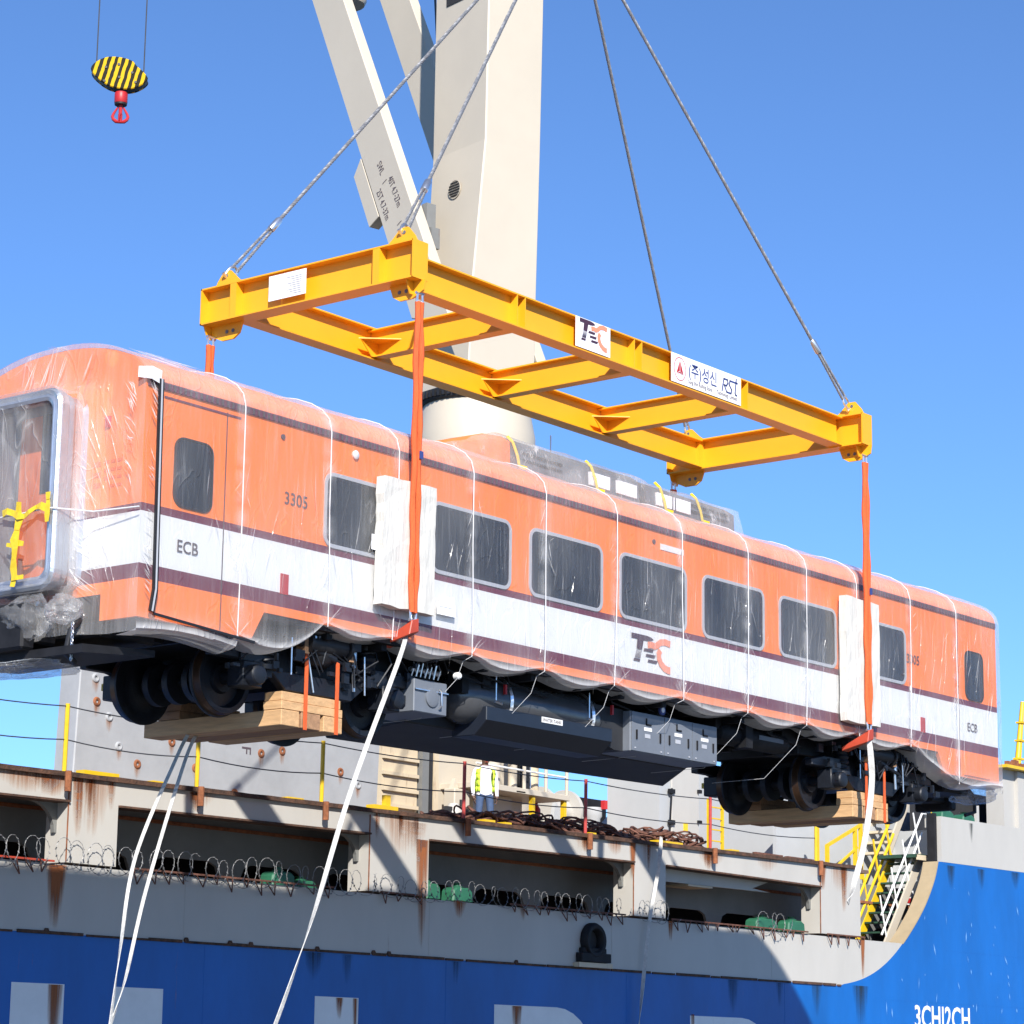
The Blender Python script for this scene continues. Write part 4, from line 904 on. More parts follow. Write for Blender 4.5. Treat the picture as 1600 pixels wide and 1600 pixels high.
# ================================================================== timber packing under the bogies
def timber(x0, lab, sc=1.0):
    t = thing('timber_bundle', lab, 'timber', (x0 + .55, 1.3, -1.6), 'timber bundles slung under the bogies')
    for k, (xa, xb, ya) in enumerate(((0, .33, .30), (.37, .72, .30), (.78, 1.13, .30))):
        mb = MB().box(x0 + xa, x0 + xb, ya, 2.75 - .2 * k, -1.56, -1.36); mb.build('timber', 'timber' if k != 1 else 'timber2', t, .008)
    for k, (za, zb) in enumerate(((-1.355, -1.25), (-1.245, -1.13))):
        MB().box(x0 + .02 * k, x0 + 1.13 - .02 * k, .30 + .02 * k, .62, za, zb).build('plank', 'timber', t, .006)
        MB().box(x0 + .02 * k, x0 + 1.13 - .02 * k, 2.1, 2.5, za, zb).build('plank', 'timber2', t, .006)
    for xs in (.42, 1.0):
        mb = MB(); mb.bar(V(x0 + xs, .285, -1.58), V(x0 + xs, .285, -.62), .06, .012, up=(0, 1, 0)); mb.build('strap', 'sling', t)
    return t
timber(2.80, 'pale timber bundle strapped under the left bogie of the coach'); timber(16.42, 'pale timber bundle strapped under the right bogie of the coach')

# ================================================================== tag straps
def strapline(name, pts, w, lab, cat='strap', m='strap', grp=None):
    mb = MB(); pts = [Vector(p) for p in pts]; fine = []
    for k in range(len(pts) - 1):
        p0, p1, p2, p3 = pts[max(k - 1, 0)], pts[k], pts[k + 1], pts[min(k + 2, len(pts) - 1)]
        for i in range(10):
            t = i / 10; fine.append(.5 * ((2 * p1) + (p2 - p0) * t + (2 * p0 - 5 * p1 + 4 * p2 - p3) * t * t + (-p0 + 3 * p1 - 3 * p2 + p3) * t ** 3))
    fine.append(pts[-1]); n = len(fine)
    ring_ = []
    for k, p in enumerate(fine):
        d = (fine[min(k + 1, n - 1)] - fine[max(k - 1, 0)]).normalized(); a = k * .06 + sin(k * .21) * .7
        u = d.cross(V(0, 1, 0)).normalized(); v = d.cross(u); s = (u * cos(a) + v * sin(a)) * w / 2; h = (-u * sin(a) + v * cos(a)) * .006
        ring_.append([p + s + h, p - s + h, p - s - h, p + s - h])
    for A, B in zip(ring_, ring_[1:]):
        for j in range(4): mb.quad(A[j], A[(j + 1) % 4], B[(j + 1) % 4], B[j])
    o = mb.build(name, m); tag(o, lab, cat, grp); return o
TG = 'white tag straps hanging from the load'
strapline('tag_strap', [(4.6, -.05, -.28), (4.5, -.2, -.42), (3.59, -.2, -2.29), (2.95, -.2, -3.91), (2.34, -.2, -5.23), (2.1, -.2, -5.6)], .06, 'long white strap slanting down from the left sling bracket to bottom edge', grp=TG)
strapline('tag_strap', [(16.03, -.25, -.30), (16.1, -.26, -1.03), (15.85, -.26, -2.0), (15.45, -.26, -2.83), (15.3, -.26, -3.05)], .095, 'short white strap hanging from the right sling bracket', grp=TG)
strapline('tag_strap', [(2.9, 2.0, -1.5), (2.55, 1.9, -1.95), (1.85, 1.8, -3.2), (1.62, 1.75, -4.3), (1.45, 1.7, -5.3)], .045, 'left one of two straps hanging under the left timber bundle', grp=TG)
strapline('tag_strap', [(3.05, 2.0, -1.5), (2.72, 1.9, -1.95), (2.05, 1.8, -3.6), (1.72, 1.75, -4.7), (1.4, 1.7, -5.4)], .045, 'right one of two straps hanging under the left timber bundle', grp=TG)
strapline('rail_strap', [(23.15, 8.9, -.98), (23.0, 8.85, -1.6), (22.68, 8.85, -2.71), (22.4, 8.85, -4.3), (22.3, 8.85, -5.0)], .075, 'white strap hung from the ship deck edge down the grey hull', grp=None)

# ================================================================== ship
HY = 9.0
def zt(x): return -1.23 + .0075 * (min(x, 32) - 5.75)
ZS, ZBL = -2.61, -3.72
ship = thing('cargo_ship', 'blue and grey cargo ship hull with rusty open side bays behind the coach', 'ship', (20, 16, -8.9))
cp_ = [(29.4, ZBL), (30.2, -3.70), (31.2, -3.53), (32.1, -3.20), (32.95, -2.68), (33.86, -1.90), (34.42, -1.20), (34.67, -.66), (34.7, -.3)]
curve = [(30.2, ZBL)]
for k in range(1, 7):
    for i in range(6):
        t = i / 6; p0, p1, p2, p3 = (Vector(q) for q in cp_[k - 1:k + 3]); q = .5 * ((2 * p1) + (p2 - p0) * t + (2 * p0 - 5 * p1 + 4 * p2 - p3) * t * t + (-p0 + 3 * p1 - 3 * p2 + p3) * t ** 3)
        if k > 1 or i > 0: curve.append((q.x, min(max(q.y, ZBL), -.66)))
curve.append((34.67, -.66)); CI = min(range(len(curve)), key=lambda i: abs(curve[i][1] + 2.68))
MB().prism([(-60, -9.6), (80, -9.6), (80, -.40), (34.67, -.66)] + curve[::-1][1:] + [(-60, ZBL)], 'y', HY, HY + .12).build('hull_side', 'shipblue', ship)
MB().prism([(-60, ZBL)] + curve[:CI + 1] + [(32.75, ZS - .06), (-60, ZS)], 'y', HY + .001, HY + .12).build('side_strake', 'shipgrey', ship)
rim = MB()
for (a, b_) in zip(curve[CI:], curve[CI + 1:]): rim.hexa([V(a[0] - .02, HY - .015, a[1]), V(b_[0] - .02, HY - .015, b_[1]), V(a[0] - .02, HY + .38, a[1]), V(b_[0] - .02, HY + .38, b_[1]), V(a[0] + .02, HY - .015, a[1]), V(b_[0] + .02, HY - .015, b_[1]), V(a[0] + .02, HY + .38, a[1]), V(b_[0] + .02, HY + .38, b_[1])])
rim.build('opening_rim', 'rim', ship)
BAYS = [(-20, -.6), (.6, 7.18), (8.24, 14.32), (15.95, 22.33), (23.45, 29.4)]
PIL = [(-.6, .6), (7.18, 8.24), (14.32, 15.95), (22.33, 23.45), (29.4, 31.1)]
for (a, b_) in PIL:
    MB().prism([(a, ZS), (b_, ZS), (b_, zt(b_) - .06), (a, zt(a) - .06)], 'y', HY, HY + .5).build('pillar', 'shipgrey', ship)
    dv = MB(); dv.box(a - .015, a + .005, HY - .012, HY, ZS, zt(a) - .1); dv.build('weld_seam', 'rust', ship)
for k, (a, b_) in enumerate(BAYS):
    zb = lambda x: zt(x) - .42 + (-.10 if k == 4 and x > 26 else 0)
    MB().prism([(a, zb(a)), (b_, zb(b_)), (b_, zt(b_) - .06), (a, zt(a) - .06)], 'y', HY + .001, HY + .08).build('edge_beam', 'shipgrey', ship)
    fl = MB(); fl.hexa([V(a, HY - .05, zb(a) - .035), V(b_, HY - .05, zb(b_) - .035), V(a, HY + .3, zb(a) - .035), V(b_, HY + .3, zb(b_) - .035), V(a, HY - .05, zb(a) - .002), V(b_, HY - .05, zb(b_) - .002), V(a, HY + .3, zb(a) - .002), V(b_, HY + .3, zb(b_) - .002)]); fl.build('beam_flange', 'rustedge', ship)
    # curved corner brackets at the right of each bay
    br = [(b_, zb(b_) - .035), (b_ - .55, zb(b_) - .035)] + [(b_ - .55 + .5 * sin(t), zb(b_) - .5 + .465 * cos(t)) for t in [radians(15 * i) for i in range(1, 7)]] + [(b_, zb(b_) - .5)]
    MB().prism(br, 'y', HY + .25, HY + .33).build('corner_bracket', 'innergrey', ship)
    if k == 4:
        MB().prism([(23.7, zb(24) - .30), (27.9, zb(27.9) - .22), (27.2, zb(27) - .16), (27.9, zb(28) + .02), (23.5, zb(23.5) + .02)], 'y', HY + .35, HY + .42).build('sloped_web', 'shipgrey', ship)
        MB().box(24.7, 25.6, HY + .30, HY + .9, -1.86, -1.82).build('rusty_flap', 'creamrust', ship)
lip = MB(); n = 120
for k in range(n):
    x0, x1 = -20 + 52.0 * k / n, -20 + 52.0 * (k + 1) / n
    if x0 > 31.1: break
    x1 = min(x1, 31.12)
    j0, j1 = .012 * noise.noise((x0 * 3, 0, 0)), .012 * noise.noise((x1 * 3, 0, 0))
    lip.hexa([V(x0, HY - .07, zt(x0) - .06), V(x1, HY - .07, zt(x1) - .06), V(x0, HY + .3, zt(x0) - .06), V(x1, HY + .3, zt(x1) - .06), V(x0, HY - .07, zt(x0) + .015 + j0), V(x1, HY - .07, zt(x1) + .015 + j1), V(x0, HY + .3, zt(x0) + .015), V(x1, HY + .3, zt(x1) + .015)])
lip.build('deck_lip', 'rustedge', ship)
seam = MB(); rn = random.Random(5); x = -10.0
while x < 30.2:
    L_ = rn.uniform(.3, 1.6); seam.box(x, min(x + L_, 30.2), HY - .018 - .012 * rn.random(), HY, ZBL - .018, ZBL + .015 + .02 * rn.random()); 
    if rn.random() < .3: seam.lathe([(.05, 0), (.05, -.03)], (x, HY, ZBL + .03), 'y', 6)
    x += L_ + rn.uniform(0, .1)
sm_ = seam.build('paint_seam', 'rustedge', ship); sm_['kind'] = 'stuff'
MB().hexa([V(-20, HY + .3, -1.50), V(32, HY + .3, -1.12), V(-20, 23, -1.50), V(32, 23, -1.12), V(-20, HY + .3, -1.42), V(32, HY + .3, -1.045), V(-20, 23, -1.42), V(32, 23, -1.045)]).build('deck', 'deck', ship)
MB().box(-20, 35, HY + .12, 12.5, ZS - .35, ZS - .28).build('passage_floor', 'deck', ship)
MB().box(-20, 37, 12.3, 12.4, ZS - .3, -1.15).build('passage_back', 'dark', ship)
MB().prism([(-60, -9.6), (80, -9.6), (80, -1), (-60, -1.6)], 'y', 23, 23.1).build('far_side', 'shipblue', ship)
# inner longitudinal wall with lightening holes low down
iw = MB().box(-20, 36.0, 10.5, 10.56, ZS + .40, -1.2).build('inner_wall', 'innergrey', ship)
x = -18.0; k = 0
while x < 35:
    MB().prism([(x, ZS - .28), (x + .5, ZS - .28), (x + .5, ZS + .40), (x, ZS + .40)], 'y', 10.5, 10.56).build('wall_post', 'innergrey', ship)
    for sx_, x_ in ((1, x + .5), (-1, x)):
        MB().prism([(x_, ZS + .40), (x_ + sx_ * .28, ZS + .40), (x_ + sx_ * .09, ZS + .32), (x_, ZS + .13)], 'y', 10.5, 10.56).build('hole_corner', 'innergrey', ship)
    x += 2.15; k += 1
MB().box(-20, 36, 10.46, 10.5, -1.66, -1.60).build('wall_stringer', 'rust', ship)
# hull letters (upper part in view) and draft text
def letter(*polys):
    mb = MB()
    for p in polys: mb.prism(p, 'y', HY - .006, HY - .0005)
    mb.build('hull_letter', 'letter', ship)
TL, BL = -4.49, -6.9
letter([(6.2, TL), (7.27, TL), (7.27, BL + .9), (6.2, BL + .9)], [(8.32, TL), (9.39, TL), (9.39, BL + .9), (8.32, BL + .9)], [(6.2, BL + .9), (9.39, BL + .9), (8.9, BL), (6.7, BL)])
letter([(13.0, TL), (14.12, TL), (14.12, BL), (13.0, BL)], [(14.12, BL + .8), (16.0, BL + .8), (16.0, BL), (14.12, BL)])
def bowl(x0, zz):
    o = [(x0 + 1.05, zz)] + [(x0 + 1.9 + 1.3 * sin(t), zz - 1.2 + 1.2 * cos(t)) for t in [radians(12 * i) for i in range(16)]] + [(x0 + 1.05, zz - 2.4)]
    i_ = [(x0 + 1.05, zz - 1.7)] + [(x0 + 1.9 + .5 * sin(t), zz - 1.2 + .5 * cos(t)) for t in [radians(12 * i) for i in range(15, -1, -1)]] + [(x0 + 1.05, zz - .7)]
    return o + i_
letter([(17.92, TL), (18.97, TL), (18.97, BL), (17.92, BL)], bowl(17.92, TL)); letter([(24.32, TL - .04), (25.37, TL - .04), (25.37, BL), (24.32, BL)], bowl(24.32, TL - .04))
text('3CH|2CH', .72, 'letter', 'draft_text', ship, (33.42, HY - .006, -4.56), RF, .001, sx=.90, bold=.012)
# rust runs and scuffs
def streak(x0, x1, z1, z0, s=1.0, y=HY - .004, tip=.35):
    mb = MB(); nx, nz_ = 6, 8
    for i in range(nx + 1):
        for k in range(nz_ + 1):
            t = k / nz_; wd = 1 - .45 * t + .10 * noise.noise((x0 * 3, k * .5, i)); u = (i / nx - .5) * wd
            mb.fog[len(mb.v)] = s * 1.2 * (1 - (2 * abs(i / nx - .5)) ** 1.5) * (1 - t) ** .7; mb.v.append((x0 + (x1 - x0) * (.5 + u), y, z1 + (z0 - z1) * t))
    for i in range(nx):
        for k in range(nz_):
            a = i * (nz_ + 1) + k; mb.f.append((a, a + 1, a + nz_ + 2, a + nz_ + 1)); mb.sm.append(False); mb.mi.append(0)
    mb.build('rust_run', 'grime' if (-4.3 < z1 < -3.6) or x0 > 34.7 else 'streak', ship)
def stain(x0, x1, z1, z0, par, y=10.995):
    mb = MB()
    for i in range(7):
        for k in range(7):
            t = k / 6; mb.fog[len(mb.v)] = 1.0 * (1 - (2 * abs(i / 6 - .5)) ** 1.5) * (1 - t); mb.v.append((x0 + (x1 - x0) * i / 6, y, z1 + (z0 - z1) * t))
    for i in range(6):
        for k in range(6):
            a = i * 7 + k; mb.f.append((a, a + 1, a + 8, a + 7)); mb.sm.append(False); mb.mi.append(0)
    mb.build('stain', 'streak', par)
for a in [(7.2, 8.2, -1.2, -2.3, .8), (14.4, 15.9, -1.18, -2.1, .75), (5.4, 7.1, -1.24, -1.64, .9), (29.5, 30.9, -1.06, -1.8, .7), (22.4, 23.3, -1.12, -1.8, .65), (24.4, 25.8, -1.1, -1.55, .8), (20.2, 21.2, -1.13, -1.5, .8), (26.5, 28.0, -1.1, -1.5, .6), (9.5, 10.6, -1.2, -1.6, .7), (6.75, 7.25, -2.66, -3.72, 1.7), (7.2, 7.55, -1.25, -2.3, 1.3), (7.45, 7.8, -1.25, -1.9, 1.2), (7.95, 8.2, -1.25, -1.8, 1.1), (6.3, 7.3, -1.28, -1.64, 1.3), (9.75, 10.2, -1.27, -1.62, 1.4), (14.4, 14.62, -1.2, -1.75, 1.2), (15.05, 15.25, -1.2, -1.7, 1.2), (15.45, 15.7, -1.2, -1.8, 1.1), (15.55, 16.0, -1.6, -3.7, 1.5),
          (15.1, 16.0, -1.3, -2.0, .8), (16.75, 17.2, -1.2, -1.55, 1.1), (20.5, 20.95, -1.15, -1.5, 1.4), (21.3, 22.1, -1.15, -1.5, .9), (22.15, 22.45, -1.15, -1.9, 1.6), (22.75, 22.95, -1.15, -1.8, 1.1), (24.7, 25.3, -1.15, -1.55, 1.4), (29.3, 29.7, -1.1, -1.7, 1.6), (30.2, 30.6, -1.1, -2.2, 1.4), (31.05, 31.3, -2.6, -3.6, 1.7), (23.5, 23.75, -2.65, -3.1, 1.5), (16.6, 17.1, -2.63, -3.0, 1.2), (18.6, 18.9, -2.62, -2.95, .9), (18.4, 18.8, -4.5, -5.2, 1.3), (13.5, 13.75, -4.5, -4.9, 1.2), (13.95, 14.12, -4.5, -5.5, 1.2), (6.9, 7.27, -4.5, -6, 1.3), (24.32, 24.5, -4.5, -5.5, 1.1), (12.6, 13.3, -3.75, -4.3, .75), (13.6, 14.0, -3.75, -4.4, .7), (16.6, 17.0, -3.75, -4.3, .6), (25.6, 26.2, -3.75, -4.6, .75), (27.5, 27.9, -3.75, -4.4, .7), (28.9, 29.5, -3.75, -4.6, .7), (30.6, 31.5, -3.7, -4.9, .8), (35.0, 35.6, -.72, -1.4, .8), (36.5, 37.1, -.7, -1.3, .7), (38.2, 38.9, -.66, -1.2, .7), (36.2, 36.5, .38, -.2, .8)]:
    streak(*a[:4], a[4], HY - .008 if a[2] < -4.4 else HY - .004)
sc = MB(); rn = random.Random(11)
for k in range(46):
    x = rn.uniform(31.8, 41); z = rn.uniform(-4.2, -1.2)
    if z < -.9 - (36.2 - x) * .9 and x < 34.8 and z > -3.9 + (x - 31) * .5: pass
    if x < 35 and z > -4.0 + (x - 31.5) * .85: continue
    L_ = rn.uniform(.06, .30); a = rn.choice([-1.2, -1.35, -.9, 1.5]) + rn.uniform(-.2, .2); wv = rn.uniform(.008, .028)
    d = Vector((cos(a), sin(a))); q = Vector((-d.y, d.x)) * wv
    sc.quad(*[(p.x, HY - .004, p.y) for p in (Vector((x, z)), Vector((x, z)) + d * L_ * .5 + q, Vector((x, z)) + d * L_, Vector((x, z)) + d * L_ * .5 - q)])
s_ = sc.build('scrape_mark', mat('scraped_paint', (.16, .33, .62), .6), ship); s_['kind'] = 'stuff'
for k, xv in enumerate((-2.0, 3.2, 9.8, 16.0, 21.6, 27.4)):
    MB().box(xv, xv + .012, HY - .003, HY, ZBL + .05, ZS - .03).build('plate_weld', 'shipgrey', ship); MB().box(xv + .5, xv + .512, HY - .003, HY, -8, ZBL - .05).build('plate_weld', 'shipblue', ship)
pl_ = MB()
for (xa, xb, z) in ((31.0, 60, -3.98), (35.0, 39.5, -2.75)): pl_.box(xa, xb, HY - .003, HY, z, z + .012)
pl_.build('plate_seam', 'shipblue', ship)
# Panama fairlead in the strake
fl = MB(); fc = (20.9, HY, -3.18)
fl.lathe([(.20, .05), (.20, -.10), (.24, -.16), (.31, -.17), (.35, -.10), (.35, 0)], fc, 'y', 28); fl.box(20.42, 21.38, HY - .16, HY, -3.60, -3.42); fl.box(20.52, 21.28, HY - .12, HY, -3.44, -3.32)
fo = fl.build('fairlead', 'under', ship, .012); MB().lathe([(.20, 0), (.20, .01)], (20.9, HY - .004, -3.18), 'y', 24).build('fairlead_hole', 'dark', fo)
MB().box(20.35, 21.45, HY - .14, HY, -3.70, -3.61).build('fairlead_foot', 'creamrust', fo)
# forecastle block at the right
MB().prism([(34.87, -.655), (80, -.39), (80, .75), (34.87, .43)], 'y', HY + .001, HY + .12).build('bow_bulwark', 'shipgrey', ship)
MB().box(34.72, 34.84, HY + .1, HY + .3, -.66, .5).build('bulwark_post', 'under', ship)
bwz = MB(); bwz.prism([(36.0, .3), (36.0, .95), (36.9, 1.05), (37.2, .7), (37.5, .55), (37.8, .55), (37.8, .3)], 'y', 10.0, 10.08); bwz.build('breakwater_plate', 'shipgrey', ship)
MB().prism([(38.5, .3), (38.5, 1.0), (38.62, 1.06), (38.62, .3)], 'y', 10.0, 10.08).build('breakwater_plate', 'shipgrey', ship)
MB().box(37.4, 60, 11.2, 11.3, -.3, 1.6).build('bow_back_wall', 'dark', ship)
MB().box(39.94, 40.55, 10.0, 10.5, .3, 2.12).build('bow_pillar', 'shipgrey', ship); MB().box(40.55, 60, 9.9, 10.0, .4, 2.1).build('bow_plate', 'shipgrey', ship)
MB().box(39.6, 60, 9.7, 11.5, 2.12, 2.20).build('bow_deck_edge', 'safety', ship)
bx = MB()
for k in range(5): bx.box(39.75 + .35 * k, 40.0 + .35 * k, 9.75, 9.85, 2.2, 2.3 + .06 * (k % 2))
bx.build('deck_bolt', 'rust', ship)['kind'] = 'stuff'

def ship_thing(name, lab, cat, loc, grp=None): return thing(name, lab, cat, loc, grp)
# guard rail on the deck edge
gr = thing('guard_rail', 'guard rail of yellow and red posts with thin wires on the ship deck edge', 'railing', (17, HY + .05, -1.15))
for x, m in ((3.9, 'safety'), (7.09, 'safety'), (10.01, 'safety'), (13.07, 'safety'), (16.98, 'redrail'), (20.76, 'redrail'), (25.13, 'redrail'), (29.3, 'safety')):
    z = zt(x); r = .038 if m == 'safety' else .034
    MB().tube([V(x, HY + .04, z - .02), V(x + .01, HY + .04, z + 1.10)], r, 8).build('stanchion', m, gr)
    MB().tube([V(x - .05, HY - .12, z - .30), V(x - .05, HY - .12, z + .02)], .055, 8).build('socket', 'rust', gr)
for h, s in ((1.06, .05), (.53, .07)):
    mb = MB(); X_ = [-6, 3.9, 7.09, 10.01, 13.07, 16.98, 20.76, 25.13, 29.3]
    for a, b_ in zip(X_, X_[1:]): mb.tube([V(a + (b_ - a) * k / 8, HY + .04, zt(a + (b_ - a) * k / 8) + h - s * 4 * (k / 8) * (1 - k / 8)) for k in range(9)], .011, 5)
    mb.build('guard_wire', 'thinwire', gr)
yf = MB()
for (a, b_, h) in ((7.5, 8.25, .09), (9.0, 9.25, .05), (12.2, 12.6, .05), (14.45, 15.1, .10), (17.6, 17.9, .07), (18.2, 18.4, .06), (20.9, 21.1, .06), (23.2, 24.1, .07), (25.9, 26.2, .06)):
    o = MB().box(a, b_, HY + .02, HY + .22, zt(a) + .01, zt(a) + h).build('yellow_fitting', 'safety', ship)
MB().box(14.85, 14.98, HY + .1, HY + .2, zt(15), zt(15) + .30).build('yellow_fitting', 'safety', ship)

# razor wire coils and spike bars
def razor(x0, x1, lab, seed, r=.20, ph=0):
    mb = MB(); rn = random.Random(seed); n = int((x1 - x0) / .33 * 26); pts = []
    for k in range(n + 1):
        t = 2 * pi * k / 26 + ph; x = x0 + (x1 - x0) * k / n + .10 * noise.noise((k / 26, seed, 4))
        rr = r * (1.0 + .34 * noise.noise((x * 1.1, seed, 0))); pts.append(V(x + rr * .95 * cos(t), HY - .11 + .06 * sin(t * .5 + seed) + .05 * noise.noise((x * 2, 7, seed)), ZS + .10 + rr * sin(t) + .07 * noise.noise((x * .8, 3, seed))))
    mb.tube(pts, .005, 4)
    for k in range(0, n, 2):
        p = pts[k]; d = (pts[min(k + 1, n)] - p).normalized(); mb.bar(p - V(0, .012, 0) - d * .018, p + V(0, .012, 0) + d * .018, .026, .005)
    o = mb.build('razor_wire', 'razor'); tag(o, lab, 'razor wire', 'coils of razor wire along the ship side'); return o
razor(4.6, 9.8, 'sunlit razor wire coil at the left end of the ship side', 1, .235); razor(9.9, 14.2, 'razor wire coil across the second dark side bay', 2, .225, 1.0); razor(14.4, 21.9, 'shaded razor wire coil from the wide pillar into the third side bay', 3, .19, 2.0); razor(22.3, 23.6, 'few loose razor wire loops in front of the third pillar', 4, .21); razor(26.9, 27.9, 'pale stray razor wire loops over the green fittings in the right bay', 6, .22, .5)
def spikes(x0, x1, lab, seed):
    t = thing('spike_bar', lab, 'spikes', ((x0 + x1) / 2, HY - .05, ZS), 'spiked bars along the ship side'); rn = random.Random(seed)
    MB().box(x0, x1, HY - .06, HY - .035, ZS - .02, ZS + .01).build('bar', 'redsteel' if seed == 1 else 'chain', t)
    mb = MB(); x = x0 + .1
    while x < x1:
        w_ = rn.uniform(.05, .12); h = rn.uniform(.14, .26); l = rn.uniform(-.06, .14)
        mb.bar(V(x - w_, HY - .05, ZS - .01), V(x + l, HY - .07, ZS - h), .020, .012); mb.bar(V(x + w_, HY - .05, ZS - .01), V(x + l, HY - .07, ZS - h), .020, .012); x += rn.uniform(.26, .5)
    mb.build('spike', 'chain', t)['kind'] = 'stuff'
spikes(4.4, 6.9, 'red spiked bar hanging at the far left of the ship side', 1); spikes(8.6, 13.4, 'dark spiked bar under the second side bay', 2); spikes(14.6, 15.6, 'short red spiked bar on the wide rusty pillar', 3); spikes(18.3, 22.0, 'maroon spiked bar under the third side bay near the fairlead', 4); spikes(23.6, 28.8, 'maroon spiked bar under the right side bay', 5); spikes(29.6, 31.2, 'spiked bar on the pillar left of the stairs', 6)
# green deck fittings
def green(x, y, z, w_, h, lab):
    t = thing('mooring_fitting', lab, 'deck fitting', (x, y, z), 'green mooring fittings on the ship')
    mb = MB(); mb.prism([(x - w_ / 2, z), (x + w_ / 2, z), (x + w_ * .46, z + h * .8), (x + w_ * .3, z + h), (x - w_ * .3, z + h), (x - w_ * .46, z + h * .8)], 'y', y - .16, y + .16); mb.build('casting', 'green', t, .03)
    mb = MB(); mb.lathe([(w_ * .16, 0), (w_ * .18, h * .14), (w_ * .10, h * .16), (w_ * .10, h * .3), (w_ * .2, h * .32)], (x, y, z + h * .98), 'z', 14); mb.build('roller', 'green', t)
green(12.35, 9.35, ZS - .06, .6, .27, 'green fitting behind razor wire in the second side bay'); green(13.2, 9.6, ZS - .1, .55, .22, 'darker green fitting right of another in the second side bay')
green(16.35, 9.35, ZS - .04, .42, .30, 'green fitting just right of the wide rusty pillar'); green(17.2, 9.35, ZS - .04, .6, .28, 'larger green fitting in the third side bay'); green(27.45, 9.3, ZS - .02, .85, .24, 'sunlit green fitting under the loose wire loops'); green(28.65, 9.3, ZS - .02, .7, .26, 'sunlit green fitting beside the right bay pillar')
green(35.85, 9.5, .42, .62, .24, 'green fitting on top of the bow bulwark by the stairs'); green(36.9, 9.5, .45, .62, .20, 'green fitting on the bow bulwark right of another')

# ---- deck houses and gear
MB().box(31.2, 37.4, 11.3, 11.4, -3.2, .35).build('recess_back', 'housegrey', ship); MB().box(36.6, 36.7, 9.14, 11.3, -3.2, .3).build('recess_end', 'housegrey', ship); MB().box(31.0, 37.4, 9.13, 11.3, -3.05, -2.98).build('recess_floor', 'deck', ship)
hp = thing('hatch_panel', 'big grey upright hatch panel with rusty bolt sockets', 'hatch panel', (12.8, 11.2, -1.15))
MB().prism([(9.03, -1.2), (16.75, -1.2), (16.85, 1.35), (9.12, 1.25)], 'y', 11.0, 11.5).build('plate', 'hatchgrey', hp, .02)
for x, z in ((9.8, .12), (10.05, -.36), (10.5, -.62), (9.45, .75), (9.5, .35), (11.9, -.55), (13.55, -.12), (14.1, -.02), (15.7, -.25), (16.2, -.45), (11.3, -.15), (15.9, -.95), (12.9, -.9)):
    mb = MB(); mb.lathe([(.03, .004), (.03, -.02), (.055, -.03), (.075, -.02), (.085, .004)], (x, 11.0, z), 'y', 14); mb.build('socket', 'rust' if int(x * 10) % 2 else 'hatchgrey', hp)
    stain(x - .10, x + .10, z - .04, z - .34, hp)
text('F', .34, 'ink', 'panel_letter', hp, (13.05, 10.995, -.02), (radians(90), radians(90), 0), .001)
chs = thing('crane_house', 'cream painted steel house with rusty edges under the crane', 'deck house', (21, 14.3, -1.1))
MB().box(19.75, 23.75, 13.0, 18.6, -1.15, 2.2).build('wall', 'cream', chs)
rbx = thing('ribbed_locker', 'narrow cream ribbed locker streaked with rust beside the grey hatch panel', 'locker', (18.0, 11.9, -1.1))
MB().box(17.55, 18.62, 11.6, 12.6, -1.15, 1.9).build('body', 'creamrust', rbx)
for k in range(8): MB().box(17.55, 18.6, 11.53, 11.6, -1.0 + .31 * k, -.93 + .31 * k).build('rib', 'creamrust', rbx)
MB().box(18.66, 18.86, 11.5, 12.4, -1.15, 1.9).build('side_post', 'innergrey', rbx); MB().box(18.90, 18.98, 11.5, 12.4, -1.15, 1.9).build('slot', 'dark', rbx); MB().box(19.02, 19.16, 11.5, 12.4, -1.15, 1.9).build('rusty_post', 'creamrust', rbx)
stp = MB()
for k in range(7): MB().box(20.35, 20.6, 12.93, 13.0, -.9 + .24 * k, -.87 + .24 * k).build('rung', 'creamrust', chs)
lb = thing('wall_box', 'cream box fixed low on the cream house wall', 'box', (20.9, 12.7, -.35)); MB().box(20.75, 21.25, 12.4, 12.7, -.38, .0).build('case', 'cream', lb, .02); MB().prism([(20.8, 0), (21.0, 0), (20.9, .22)], 'y', 12.5, 12.6).build('peak', 'cream', lb)
lt = thing('deck_lamp', 'small grey and white deck lantern beside the dark slot', 'lamp', (18.9, 10.8, -1.0)); mb = MB(); mb.lathe([(.10, 0), (.19, .1), (.2, .25), (.14, .34), (.1, .42)], (18.8, 10.8, -1.0), 'z', 14); mb.build('body', 'shipgrey', lt); MB().lathe([(.06, 0), (.06, .12)], (18.95, 10.7, -.62), 'z', 10).build('knob', 'dark', lt); MB().box(18.5, 18.65, 10.7, 10.8, -.82, -.66).build('bracket', 'dark', lt); MB().box(18.6, 18.95, 10.2, 10.4, -1.12, -.92).build('yellow_base', 'safety', lt)
pf = thing('deck_platform', 'cream raised platform with white rails and yellow legs', 'platform', (22.6, 12.6, -.06))
MB().prism([(21.0, .02), (24.15, .0), (24.15, .12), (21.0, .14)], 'y', 12.0, 13.4).build('floor', 'cream', pf, .01)
MB().box(21.6, 22.9, 12.6, 13.0, -1.15, .0).build('support_wall', 'cream', pf)
for x in (24.05, 22.95): MB().box(x - .045, x + .045, 12.05, 12.15, -1.15, .0).build('leg', 'safety', pf)
for x in (21.2, 22.6, 23.35, 24.08): MB().tube([V(x, 12.04, .12), V(x, 12.04, 1.15)], .04, 8).build('rail_post', 'cream', pf)
for z in (.52, 1.02): MB().tube([V(21.0, 12.04, z), V(24.1, 12.04, z - .02)], .022, 8).build('rail', 'white', pf)
